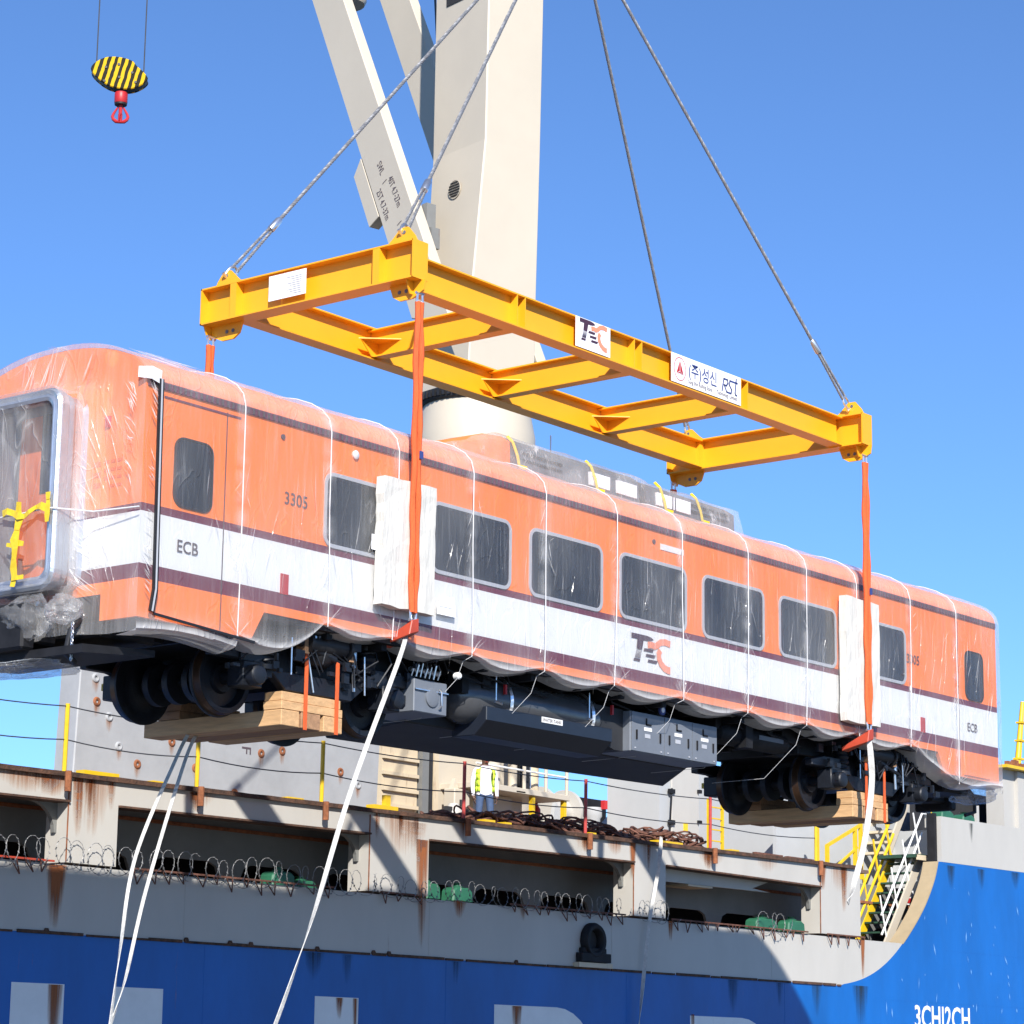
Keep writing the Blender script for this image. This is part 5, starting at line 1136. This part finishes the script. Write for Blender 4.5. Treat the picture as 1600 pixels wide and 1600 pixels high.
MB().box(22.3, 22.6, 12.0, 12.003, .03, .06).build('lamp_strip', 'paper', pf)
for x, r, h, lab, m in ((22.05, .16, 1.0, 'cream ventilator pipe left of the black pipe', 'cream'), (22.72, .10, 1.15, 'cream slim ventilator pipe touching the black pipe', 'cream'), (23.35, .17, .75, 'short cream ventilator pipe right of the black pipe', 'creamrust')):
    mb = MB().lathe([(r, 0), (r, h * .8), (r * 1.15, h * .82), (r * 1.15, h * .9), (r * .9, h)], (x, 12.45, .12), 'z', 16); tag(mb.build('ventilator', m), lab, 'ventilator', 'ventilators on the cream platform')
bp = thing('black_pipe', 'black upright exhaust pipe on the cream platform', 'pipe', (23.0, 12.4, .1)); MB().lathe([(.15, 0), (.15, 1.15), (.12, 1.3), (.10, 1.42)], (23.0, 12.4, .12), 'z', 18).build('pipe', 'black', bp); MB().box(22.98, 23.16, 12.2, 12.5, 1.5, 1.6).build('cap', 'cream', bp); MB().tube([V(23.14, 12.3, .2), V(23.14, 12.3, 1.5)], .018, 6).build('rod', 'chrome', bp)
fx = thing('fire_extinguisher', 'red fire extinguisher standing beside the platform leg', 'extinguisher', (24.1, 12.9, -.6)); MB().lathe([(.10, 0), (.11, .02), (.11, .42), (.05, .52), (.05, .58)], (24.1, 12.9, -.55), 'z', 14).build('bottle', 'red', fx); MB().box(24.0, 24.2, 12.85, 12.95, .03, .08).build('handle', 'dark', fx); MB().box(23.98, 24.22, 12.8, 13.0, -1.1, -.55).build('stand', 'cream', fx)
wi = thing('mooring_winch', 'grey winch with slanted guard plates behind the red posts', 'winch', (28.3, 15, -1))
MB().lathe([(.55, 0), (.55, .12), (.3, .12), (.3, 1.0), (.55, 1.0), (.55, 1.12)], (27.2, 15.3, .25), 'x', 24).build('drum', 'shipgrey', wi)
MB().prism([(26.6, -.9), (28.5, -.9), (26.9, .35)], 'y', 14.5, 14.6).build('guard_plate', 'housegrey', wi); MB().prism([(28.6, -.1), (30.4, .0), (30.4, 1.0), (29.7, .8), (29.2, .35)], 'y', 14.4, 14.6).build('guard_plate', 'housegrey', wi)
MB().box(26.2, 30.6, 15.8, 16.2, -1.1, .78).build('winch_bed', 'under', wi); MB().lathe([(.18, 0), (.18, .9), (.22, .95), (.22, 1.15)], (27.1, 13.6, -.95), 'z', 16).build('post', 'housegrey', wi); MB().box(27.15, 27.27, 13.3, 13.4, .16, .36).build('red_lever', 'red', wi)
lk = thing('grey_locker', 'tall pale grey locker with a dark hinge rod, mid deck', 'locker', (28.2, 12.8, -1.1)); MB().box(27.46, 29.0, 12.0, 13.45, -1.15, 1.4).build('body', 'housegrey', lk); MB().box(27.9, 28.98, 11.96, 12.0, -1.0, 1.3).build('door', 'shipgrey', lk, .01)
mb = MB(); mb.tube([V(27.72, 11.93, -.95), V(27.86, 11.93, .62)], .022, 6); mb.build('hinge_rod', 'under', lk)
for z in (-.75, -.2, .5): MB().box(27.74, 27.95, 11.90, 11.96, z, z + .1).build('hinge', 'under', lk); MB().box(28.9, 29.02, 11.90, 11.96, z + .1, z + .18).build('clip', 'under', lk)
MB().box(28.35, 28.52, 11.95, 11.96, -.30, -.12).build('label_plate', 'tapeyellow', lk)
dh = thing('deck_house', 'pale grey deck house with a door behind the right bogie', 'deck house', (33.4, 13, -1.1)); MB().box(32.3, 39.2, 12.0, 14.3, -1.15, 1.5).build('wall', 'housegrey', dh, .02); MB().box(33.95, 34.6, 11.96, 12.0, -1.1, .25).build('door', 'hatchgrey', dh, .01); MB().box(34.62, 34.7, 11.95, 12.0, -1.1, .4).build('rusty_trim', 'creamrust', dh); MB().box(35.2, 35.9, 11.96, 12.0, -1.1, .8).build('dark_doorway', 'dark', dh); MB().box(36.15, 36.4, 11.9, 12.0, -1.1, 1.0).build('beam_post', 'cream', dh)
mb = MB(); mb.bar(V(32.35, 11.4, -.8), V(32.6, 11.4, .3), .07); mb.bar(V(32.95, 11.4, -.7), V(32.7, 11.4, .1), .05); mb.bar(V(32.7, 11.4, .12), V(33.6, 11.4, -.05), .10); mb.build('davit_arm', 'under', dh)['kind'] = 'stuff'
ld = thing('yellow_ladder', 'yellow ladder between the grey locker and the deck house', 'ladder', (28.3, 11, -1.1))
for x in (27.95, 28.5): MB().box(x - .03, x + .03, 10.97, 11.03, -1.1, .35).build('upright', 'safety', ld)
for k in range(5): MB().box(27.98, 28.47, 10.985, 11.015, -.85 + .25 * k, -.82 + .25 * k).build('rung', 'safety', ld)
lw = thing('low_rail', 'yellow and dark low rails with rusty debris near the pillar top', 'railing', (30, 10.2, -1.0))
for x in (31.7, 32.14, 33.4, 33.66): MB().box(x - .04, x + .04, 10.46, 10.54, -1.1, {31.7: .1, 32.14: -.40, 33.4: .1, 33.66: .22}[x]).build('post', 'safety', lw)
mb = MB(); mb.bar(V(32.12, 10.5, -.42), V(33.68, 10.5, .2), .07); mb.build('top_rail', 'safety', lw); mb = MB(); mb.bar(V(32.3, 10.5, -1.0), V(33.5, 10.5, -.35), .05); mb.build('brace', 'safety', lw)
for x, z in ((28.2, -.93), (29.5, -.93)): MB().box(x, x + 1.1, 9.9, 10.0, z, z + .06).build('dark_bar', 'chain', lw)

# rusty lashing chain heaps on the deck edge
def heap(x0, x1, h, lab, seed, n):
    rn = random.Random(seed); mb = MB(); xm = (x0 + x1) / 2
    for k in range(n):
        cx = rn.uniform(x0 + .2, x1 - .2); f = 1 - .75 * abs(cx - xm) / ((x1 - x0) / 2); cz = zt(cx) + .04 + rn.random() ** 1.5 * h * f; cy = 9.75 + rn.uniform(-.35, .35)
        a, b_ = rn.uniform(.2, .55), rn.uniform(.08, .3); tl = rn.uniform(-.5, .5); rz = rn.uniform(-.6, .6); pts = []
        for i in range(15):
            t = 2 * pi * i / 14; p = V(a * cos(t), b_ * sin(t), b_ * tl * sin(t) + .05 * sin(2 * t + k)); pts.append(V(cx + p.x * cos(rz) - p.y * sin(rz), cy + p.x * sin(rz) + p.y * cos(rz), max(zt(cx) + .03, cz + p.z)))
        mb.tube(pts, rn.uniform(.017, .03), 5)
    tag(mb.build('lashing_chain_heap', 'chain'), lab, 'chain heap', 'rusty lashing chain heaps on the deck edge')
heap(16.9, 18.2, .22, 'rusty chain heap left of the worker, by the first red post', 1, 34); heap(18.0, 19.1, .26, 'coiled rusty chain heap at the feet of the worker', 2, 30); heap(18.9, 20.5, .30, 'rusty chain heap below the cream platform', 3, 38); heap(20.2, 22.6, .36, 'wide rusty chain heap round the second red post', 4, 60); heap(22.7, 25.7, .36, 'wide rusty chain heap before the tall grey locker', 5, 70)

# stairs in the right hand recess
sr = thing('ship_stairs', 'steep ship stairs with yellow and white handrails in the curved recess', 'stairs', (34.2, 10.1, ZS))
A0, A1 = V(33.35, 9.7, -2.75), V(35.15, 9.7, -.45); sl_ = A1 - A0
for y, m in ((9.7, 'cream'), (10.5, 'safety')): mb = MB(); mb.bar(V(A0.x, y, A0.z), V(A1.x, y, A1.z), .05, .24); mb.build('stringer', m, sr)
for k in range(9):
    p = A0 + sl_ * ((k + .6) / 9.4); MB().box(p.x - .13, p.x + .13, 9.74, 10.46, p.z - .025, p.z + .015).build('tread', 'dkgreen', sr)
for y, m, dh_ in ((9.7, 'white', (.45, .9)), (10.5, 'safety', (.45, .95))):
    for h in dh_: MB().tube([V(A0.x - .15, y, A0.z + h - .15), V(A1.x + .05, y, A1.z + h + .1)] + ([V(A1.x + .75, y, A1.z + h + .12), V(A1.x + .75, y, A1.z - .2)] if h > .6 and y < 10 else []), .026 if y < 10 else .036, 8).build('handrail', m, sr)
    for t in (.06, .36, .66, .96): p = A0 + sl_ * t; MB().tube([V(p.x, y, p.z), V(p.x - .30, y, p.z + dh_[1] + .18)], .02 if y < 10 else .03, 6).build('rail_post', m, sr)
MB().box(34.4, 35.9, 9.4, 10.6, -.56, -.48).build('landing', 'dkgreen', sr); MB().box(34.4, 35.9, 9.38, 9.42, -.62, -.50).build('landing_edge', 'creamrust', sr)
up = thing('upper_stairs', 'short upper flight of pale stairs with yellow handrail by the bow bulwark', 'stairs', (35.4, 10.8, -.4))
B0, B1 = V(35.0, 10.9, -.5), V(36.2, 10.9, 1.15)
for k in range(6): p = B0 + (B1 - B0) * ((k + .5) / 6); MB().box(p.x - .13, p.x + .13, 10.65, 11.3, p.z - .03, p.z + .03).build('tread', 'creamrust', up)
for y in (10.6, 11.35): mb = MB(); mb.bar(V(B0.x, y, B0.z), V(B1.x, y, B1.z), .05, .2); mb.build('stringer', 'cream', up)
MB().tube([V(B0.x - .7, 11.35, B0.z + .3), V(B1.x - .4, 11.35, B1.z + .7), V(B1.x + .5, 11.35, B1.z + .75)], .03, 8).build('handrail', 'safety', up); MB().tube([V(B0.x - .2, 10.6, B0.z + .9), V(B1.x, 10.6, B1.z + .25), V(B1.x + .45, 10.6, B1.z + .25)], .025, 8).build('handrail', 'safety', up)
tp_ = thing('yellow_post', 'yellow T-shaped post beside the green fittings on the bow', 'post', (35.75, 9.7, .3)); MB().box(35.70, 35.82, 9.66, 9.74, -.1, 1.0).build('post', 'safety', tp_); MB().box(35.42, 36.08, 9.55, 9.85, .98, 1.04).build('head', 'safety', tp_)
sg_ = thing('warning_sign', 'small white warning sign with a red panel near the stairs', 'sign', (35.3, 10.15, -1.45)); MB().box(35.02, 35.45, 10.12, 10.15, -1.62, -1.2).build('plate', 'paper', sg_); MB().box(35.05, 35.42, 10.105, 10.12, -1.58, -1.46).build('red_panel', 'red', sg_); ring(MB(), [(35.25 + .09 * cos(2 * pi * k / 16), -1.33 + .09 * sin(2 * pi * k / 16)) for k in range(16)], [(35.25 + .06 * cos(2 * pi * k / 16), -1.33 + .06 * sin(2 * pi * k / 16)) for k in range(16)], 'y', 10.10, 10.12).build('sign_symbol', 'ink', sg_)
MB().prism(rrect(35.4, 36.15, -3.0, -1.75, .35, 6), 'y', 11.25, 11.29).build('passage_doorway', 'dark', ship)
ms = thing('bow_mast', 'slim yellow mast on the bow deck at the right edge', 'mast', (42.7, 11, 2.2)); MB().tube([V(42.6, 11, 2.2), V(43.05, 11, 4.3)], [.10, .06], 10).build('pole', 'safety', ms)
for z in (2.7, 3.2, 3.7): MB().box(42.5 + .21 * (z - 2.2), 42.85 + .21 * (z - 2.2), 10.9, 11.1, z, z + .05).build('step', 'safety', ms)

# ================================================================== ship crane
cr = thing('ship_crane', 'cream deck crane with square column and two-legged raised jib', 'crane', (25.8, 16.1, 9.0))
secs = [(9.9, 24.50, 26.50, 14.85, 16.7), (12.4, 24.62, 26.56, 14.88, 16.72), (15.9, 25.0, 26.70, 14.96, 17.0), (19.5, 25.04, 26.76, 14.97, 17.05), (34, 25.1, 26.9, 15.0, 17.1)]
c = MB()
for k, (z, x0, x1, y0, y1) in enumerate(secs): c.v += [(x0, y0, z), (x1, y0, z), (x1, y1, z), (x0, y1, z)]
for k in range(len(secs) - 1):
    for j in range(4): c.f.append((4 * k + j, 4 * k + (j + 1) % 4, 4 * k + 4 + (j + 1) % 4, 4 * k + 4 + j)); c.sm.append(False); c.mi.append(0)
c.f.append((3, 2, 1, 0)); c.f.append((16, 17, 18, 19)); c.sm += [False] * 2; c.mi += [0] * 2
col_ = c.build('column', 'cream', cr, .03)
vt = MB(); vt.lathe([(.235, 0), (.235, -.008), (.215, -.008), (.215, 0)], (24.84, 15.92, 14.85), 'x', 24); vt.build('vent', 'cream', col_)
MB().lathe([(.215, 0), (.215, .01)], (24.85, 15.92, 14.85), 'x', 24).build('vent_recess', 'cream', col_)
for k in range(6): MB().box(24.82, 24.845, 15.92 - sqrt(max(.01, .045 - (.065 * k - .16) ** 2)), 15.92 + sqrt(max(.01, .045 - (.065 * k - .16) ** 2)), 14.68 + .065 * k, 14.70 + .065 * k).build('vent_slat', 'dark', col_)
MB().box(25.02, 25.06, 15.4, 16.6, 19.75, 20.3).build('hatch_opening', 'dark', col_)
MB().lathe([(1.42, 8.6), (1.42, 8.9), (1.30, 9.5), (1.26, 9.62)], (25.75, 16.1, 0), 'z', 40).build('pedestal', 'cream', cr)
MB().lathe([(1.42, -1.2), (1.42, 8.6)], (25.75, 16.1, 0), 'z', 40).build('pedestal', 'cream', cr)
rg = MB(); rg.lathe([(1.3, 9.62), (1.34, 9.66), (1.34, 9.88), (1.25, 9.9)], (25.75, 16.1, 0), 'z', 48)
rgo = rg.build('slewing_ring', 'black', cr)
tt = MB()
for k in range(60):
    a = 2 * pi * k / 60; tt.bar(V(25.75 + 1.33 * cos(a), 16.1 + 1.33 * sin(a), 9.77), V(25.75 + 1.41 * cos(a), 16.1 + 1.41 * sin(a), 9.77), .07, .16)
tt.build('gear_tooth', 'black', rgo)['kind'] = 'stuff'
J = V(0, .488, 1).normalized()
def leg(x0, x1, dy):
    mb = MB(); zl, zh = 11.2, 36
    f = lambda z: (17.14 + dy + .478 * (z - 13.53), 15.62 + dy + .492 * (z - 13.53))
    a0, b0 = f(zl); a1, b1 = f(zh)
    mb.hexa([V(x0, a0, zl + .25), V(x1, a0, zl + .25), V(x0, b0, zl - .25), V(x1, b0, zl - .25), V(x0, a1, zh + .25), V(x1, a1, zh + .25), V(x0, b1, zh - .25), V(x1, b1, zh - .25)])
    return mb.build('jib_leg', 'cream', cr, .02)
lg = leg(23.72, 24.04, 0); lg2 = leg(27.25, 27.57, 1.15)
nrm = V(0, .90, -.44)
bxm = MB(); a = V(23.725, 18.22, 15.98); b_ = V(23.725, 17.42, 14.3)
bxm.hexa([a, a + V(.3, 0, 0), a + nrm * .42 - J * .25, a + nrm * .42 - J * .25 + V(.3, 0, 0), b_, b_ + V(.3, 0, 0), b_ + nrm * .42, b_ + nrm * .42 + V(.3, 0, 0)]); bxm.build('jib_box', 'cream', lg, .01)
MB().box(24.05, 24.32, 15.95, 16.15, 13.75, 14.35).build('jib_bearing', 'innergrey', cr); MB().box(24.05, 24.3, 15.75, 15.95, 13.2, 13.7).build('jib_foot', 'innergrey', cr)
pk = MB(); pk.lathe([(.5, 0), (.55, .1), (.55, .3), (.4, .4)], (27.0, 23.6, 22.6), 'z', 20); pk.build('sheave_pod', 'cream', cr)
ex = V(0, -.44, -.898); ey = V(0, -.898, .44); RM = Matrix((( 0, 0, -1), (ex.y, ey.y, 0), (ex.z, ey.z, 0))).to_euler()
for s, u, v in (('SWL', 0, 0), ('40T 4.7-27m', .82, .20), ('25T 4.7-37m', .82, -.30), ('1', .72, -.02), ('1', 2.45, .02)):
    p = V(23.714, 17.55, 15.62) + ex * u * .78 + ey * (v * 1.0 + .02); text(s, .27, 'ink', 'jib_text', lg, p, RM, .001, sx=.66)
for (y, z) in ((16.4, 25.0),):
    MB().tube([V(26.2, 19.2, 27), V(27.2, 19.6, 18.6)], .03, 6).build('luffing_wire', 'thinwire', cr)
cr.rotation_euler = (0, 0, radians(-12))

# ================================================================== crane hook block
hk = thing('hook_block', 'yellow and black striped crane hook block with red hook against the sky', 'hook block', (0, 0, 0))
def shell(y0, y1, name, sc_=1.0, m='stripes'):
    mb = MB(); o = []
    for k in range(36):
        t = 2 * pi * k / 36; r = 1 + .05 * cos(4 * t); o.append((.60 * sc_ * cos(t) * r, .36 * sc_ * sin(t) * (1.05 if sin(t) > 0 else 1.0) + (-.05 if cos(t) > .6 and sin(t) > 0 else 0) - .14 * cos(t) * .55))
    mb.prism(o, 'y', y0, y1); return mb.build(name, m, hk, .02)
shell(-.16, -.12, 'cheek_plate'); shell(.12, .16, 'cheek_plate'); shell(-.11, .11, 'sheave_case', .98, 'black')
pb_ = MB()
for (x, z) in ((-.3, .12), (.28, .02), (0, -.1), (-.02, .2), (.36, -.2), (-.32, -.2)): pb_.lathe([(.03, 0), (.03, -.02)], (x, -.16, z), 'y', 8)
pb_.build('pin', 'black', hk)['kind'] = 'stuff'
MB().lathe([(.13, -.66), (.145, -.64), (.145, -.43), (.13, -.40)], (.05, 0, 0), 'z', 20).build('swivel', 'red', hk); MB().lathe([(.135, -.69), (.14, -.65)], (.05, 0, 0), 'z', 20).build('swivel_ring', 'black', hk)
h_ = MB(); h_.tube([V(.05, 0, -.66), V(.05, 0, -.90)], [.045, .04], 8)
for s in (-1, 1): h_.tube([V(.05, 0, -.90)] + [V(.05 + s * (.17 * sin(radians(a))), 0, -.93 - .03 + .13 * cos(radians(a)) - .0) for a in (180, 150, 120, 90, 60)] + [V(.05 + s * .06, 0, -.74)], [.05, .05, .045, .04, .035, .03, .02], 8)
h_.build('hook', 'red', hk)
for x in (-.52, .52): MB().tube([V(x, 0, .15 - .1 * (x > 0)), V(x + .02, 0, 14)], .016, 6).build('hoist_rope', 'thinwire', hk)
hk.location = (16.5, 18.85, 15.72); hk.rotation_euler = (0, 0, radians(-46))

# ================================================================== worker on deck
def person(loc, rz):
    t = thing('person', 'worker in white shirt, open lime vest and blue jeans standing on the ship deck', 'person', (0, 0, 0))
    vs_, es_, rs_ = [], [], []
    def add(p, r, par=None):
        vs_.append(p); rs_.append(r)
        if par is not None: es_.append((par, len(vs_) - 1))
        return len(vs_) - 1
    pel = add((0, 0, .96), (.155, .115)); ab = add((0, 0, 1.12), (.15, .11), pel); chs_ = add((0, .0, 1.30), (.17, .12), ab); sh = add((0, .01, 1.42), (.13, .09), chs_); nk = add((0, .0, 1.50), (.058, .058), sh); hd = add((0, -.02, 1.60), (.085, .095), nk); tpp = add((0, -.01, 1.71), (.075, .088), hd)
    for s in (-1, 1):
        hp_ = add((s * .10, 0, .90), (.095, .10), pel); kn = add((s * .125, -.02, .50), (.065, .07), hp_); an = add((s * .14, .02, .10), (.045, .05), kn); add((s * .15, -.14, .04), (.04, .035), an)
        so = add((s * .20, .01, 1.40), (.065, .065), sh); el = add((s * .255, .03, 1.12), (.048, .05), so); wr = add((s * .25, -.04, .87), (.032, .036), el); pm = add((s * .245, -.06, .80), (.022, .04), wr)
        for k, (dy, L_) in enumerate(((-.032, .075), (-.011, .085), (.011, .08), (.031, .065))):
            f1 = add((s * .24, -.06 + dy, .765), (.0095, .0095), pm); f2 = add((s * .225, -.065 + dy, .765 - L_ * .5), (.009, .009), f1); add((s * .205, -.07 + dy, .765 - L_), (.008, .008), f2)
        th = add((s * .225, -.10, .80), (.011, .011), pm); add((s * .21, -.115, .765), (.009, .009), th)
    me = bpy.data.meshes.new('body'); me.from_pydata(vs_, es_, []); o = bpy.data.objects.new('body', me); COL.objects.link(o)
    sk = o.modifiers.new('skin', 'SKIN'); sb = o.modifiers.new('sub', 'SUBSURF'); sb.levels = sb.render_levels = 2
    for k, r in enumerate(rs_): me.skin_vertices[0].data[k].radius = r; me.skin_vertices[0].data[k].use_root = (k == 0)
    dg = bpy.context.evaluated_depsgraph_get(); m2 = bpy.data.meshes.new_from_object(o.evaluated_get(dg)); bpy.data.objects.remove(o)
    m2.materials.clear()
    for m in ('skin', 'shirt', 'jeans', 'black'): m2.materials.append(M[m])
    for p in m2.polygons:
        z = p.center.z; x = abs(p.center.x); p.use_smooth = True
        p.material_index = 0
        if z < .93 and x < .21: p.material_index = 2
        if z < .09: p.material_index = 3
        if .90 < z < 1.47 and x < .21 or (.87 < z < 1.47 and x >= .19): p.material_index = 1
    b = bpy.data.objects.new('body', m2); COL.objects.link(b); setp(b, t)
    # open vest: two front panels and a back, hanging over the shirt
    for s in (-1, 1):
        vm = MB(); zz = [.95, 1.05, 1.18, 1.30, 1.40, 1.455]; w0 = [.13, .13, .13, .135, .12, .09]; w1 = [.185, .18, .185, .205, .19, .13]; dpt = [.135, .13, .13, .135, .11, .06]
        for k in range(5):
            for (xa, ya, xb, yb) in ((w0, -1, w1, -.55), (w1, -.55, w1, .55), (w1, .55, [0] * 6, 1.05)):
                vm.quad((s * xa[k], ya * dpt[k], zz[k]), (s * xb[k], yb * dpt[k], zz[k]), (s * xb[k + 1], yb * dpt[k + 1], zz[k + 1]), (s * xa[k + 1], ya * dpt[k + 1], zz[k + 1]), sm=True)
        v_ = vm.build('vest', 'hivis', t); sd = v_.modifiers.new('th', 'SOLIDIFY'); sd.thickness = .008
    hr = MB().lathe([(.098, 1.66), (.10, 1.70), (.085, 1.755), (.04, 1.785)], (0, .0, 0), 'z', 18).build('helmet', 'white', t); MB().box(-.07, .07, -.16, -.06, 1.665, 1.68).build('helmet_peak', 'white', t)
    fc = MB()
    for s in (-1, 1): fc.lathe([(.014, 0), (.010, -.006)], (s * .032, -.108, 1.625), 'y', 8)
    fc.build('eyes', 'paper', t); n_ = MB(); n_.hexa([V(-.016, -.105, 1.575), V(.016, -.105, 1.575), V(-.007, -.10, 1.62), V(.007, -.10, 1.62), V(-.012, -.135, 1.578), V(.012, -.135, 1.578), V(-.006, -.112, 1.62), V(.006, -.112, 1.62)]); n_.build('nose', 'skin', t)
    MB().box(-.026, .026, -.114, -.106, 1.548, 1.556).build('mouth', 'redsteel', t)
    t.location = loc; t.rotation_euler = (0, 0, rz)
person((20.62, 11.5, -1.10), radians(-35))
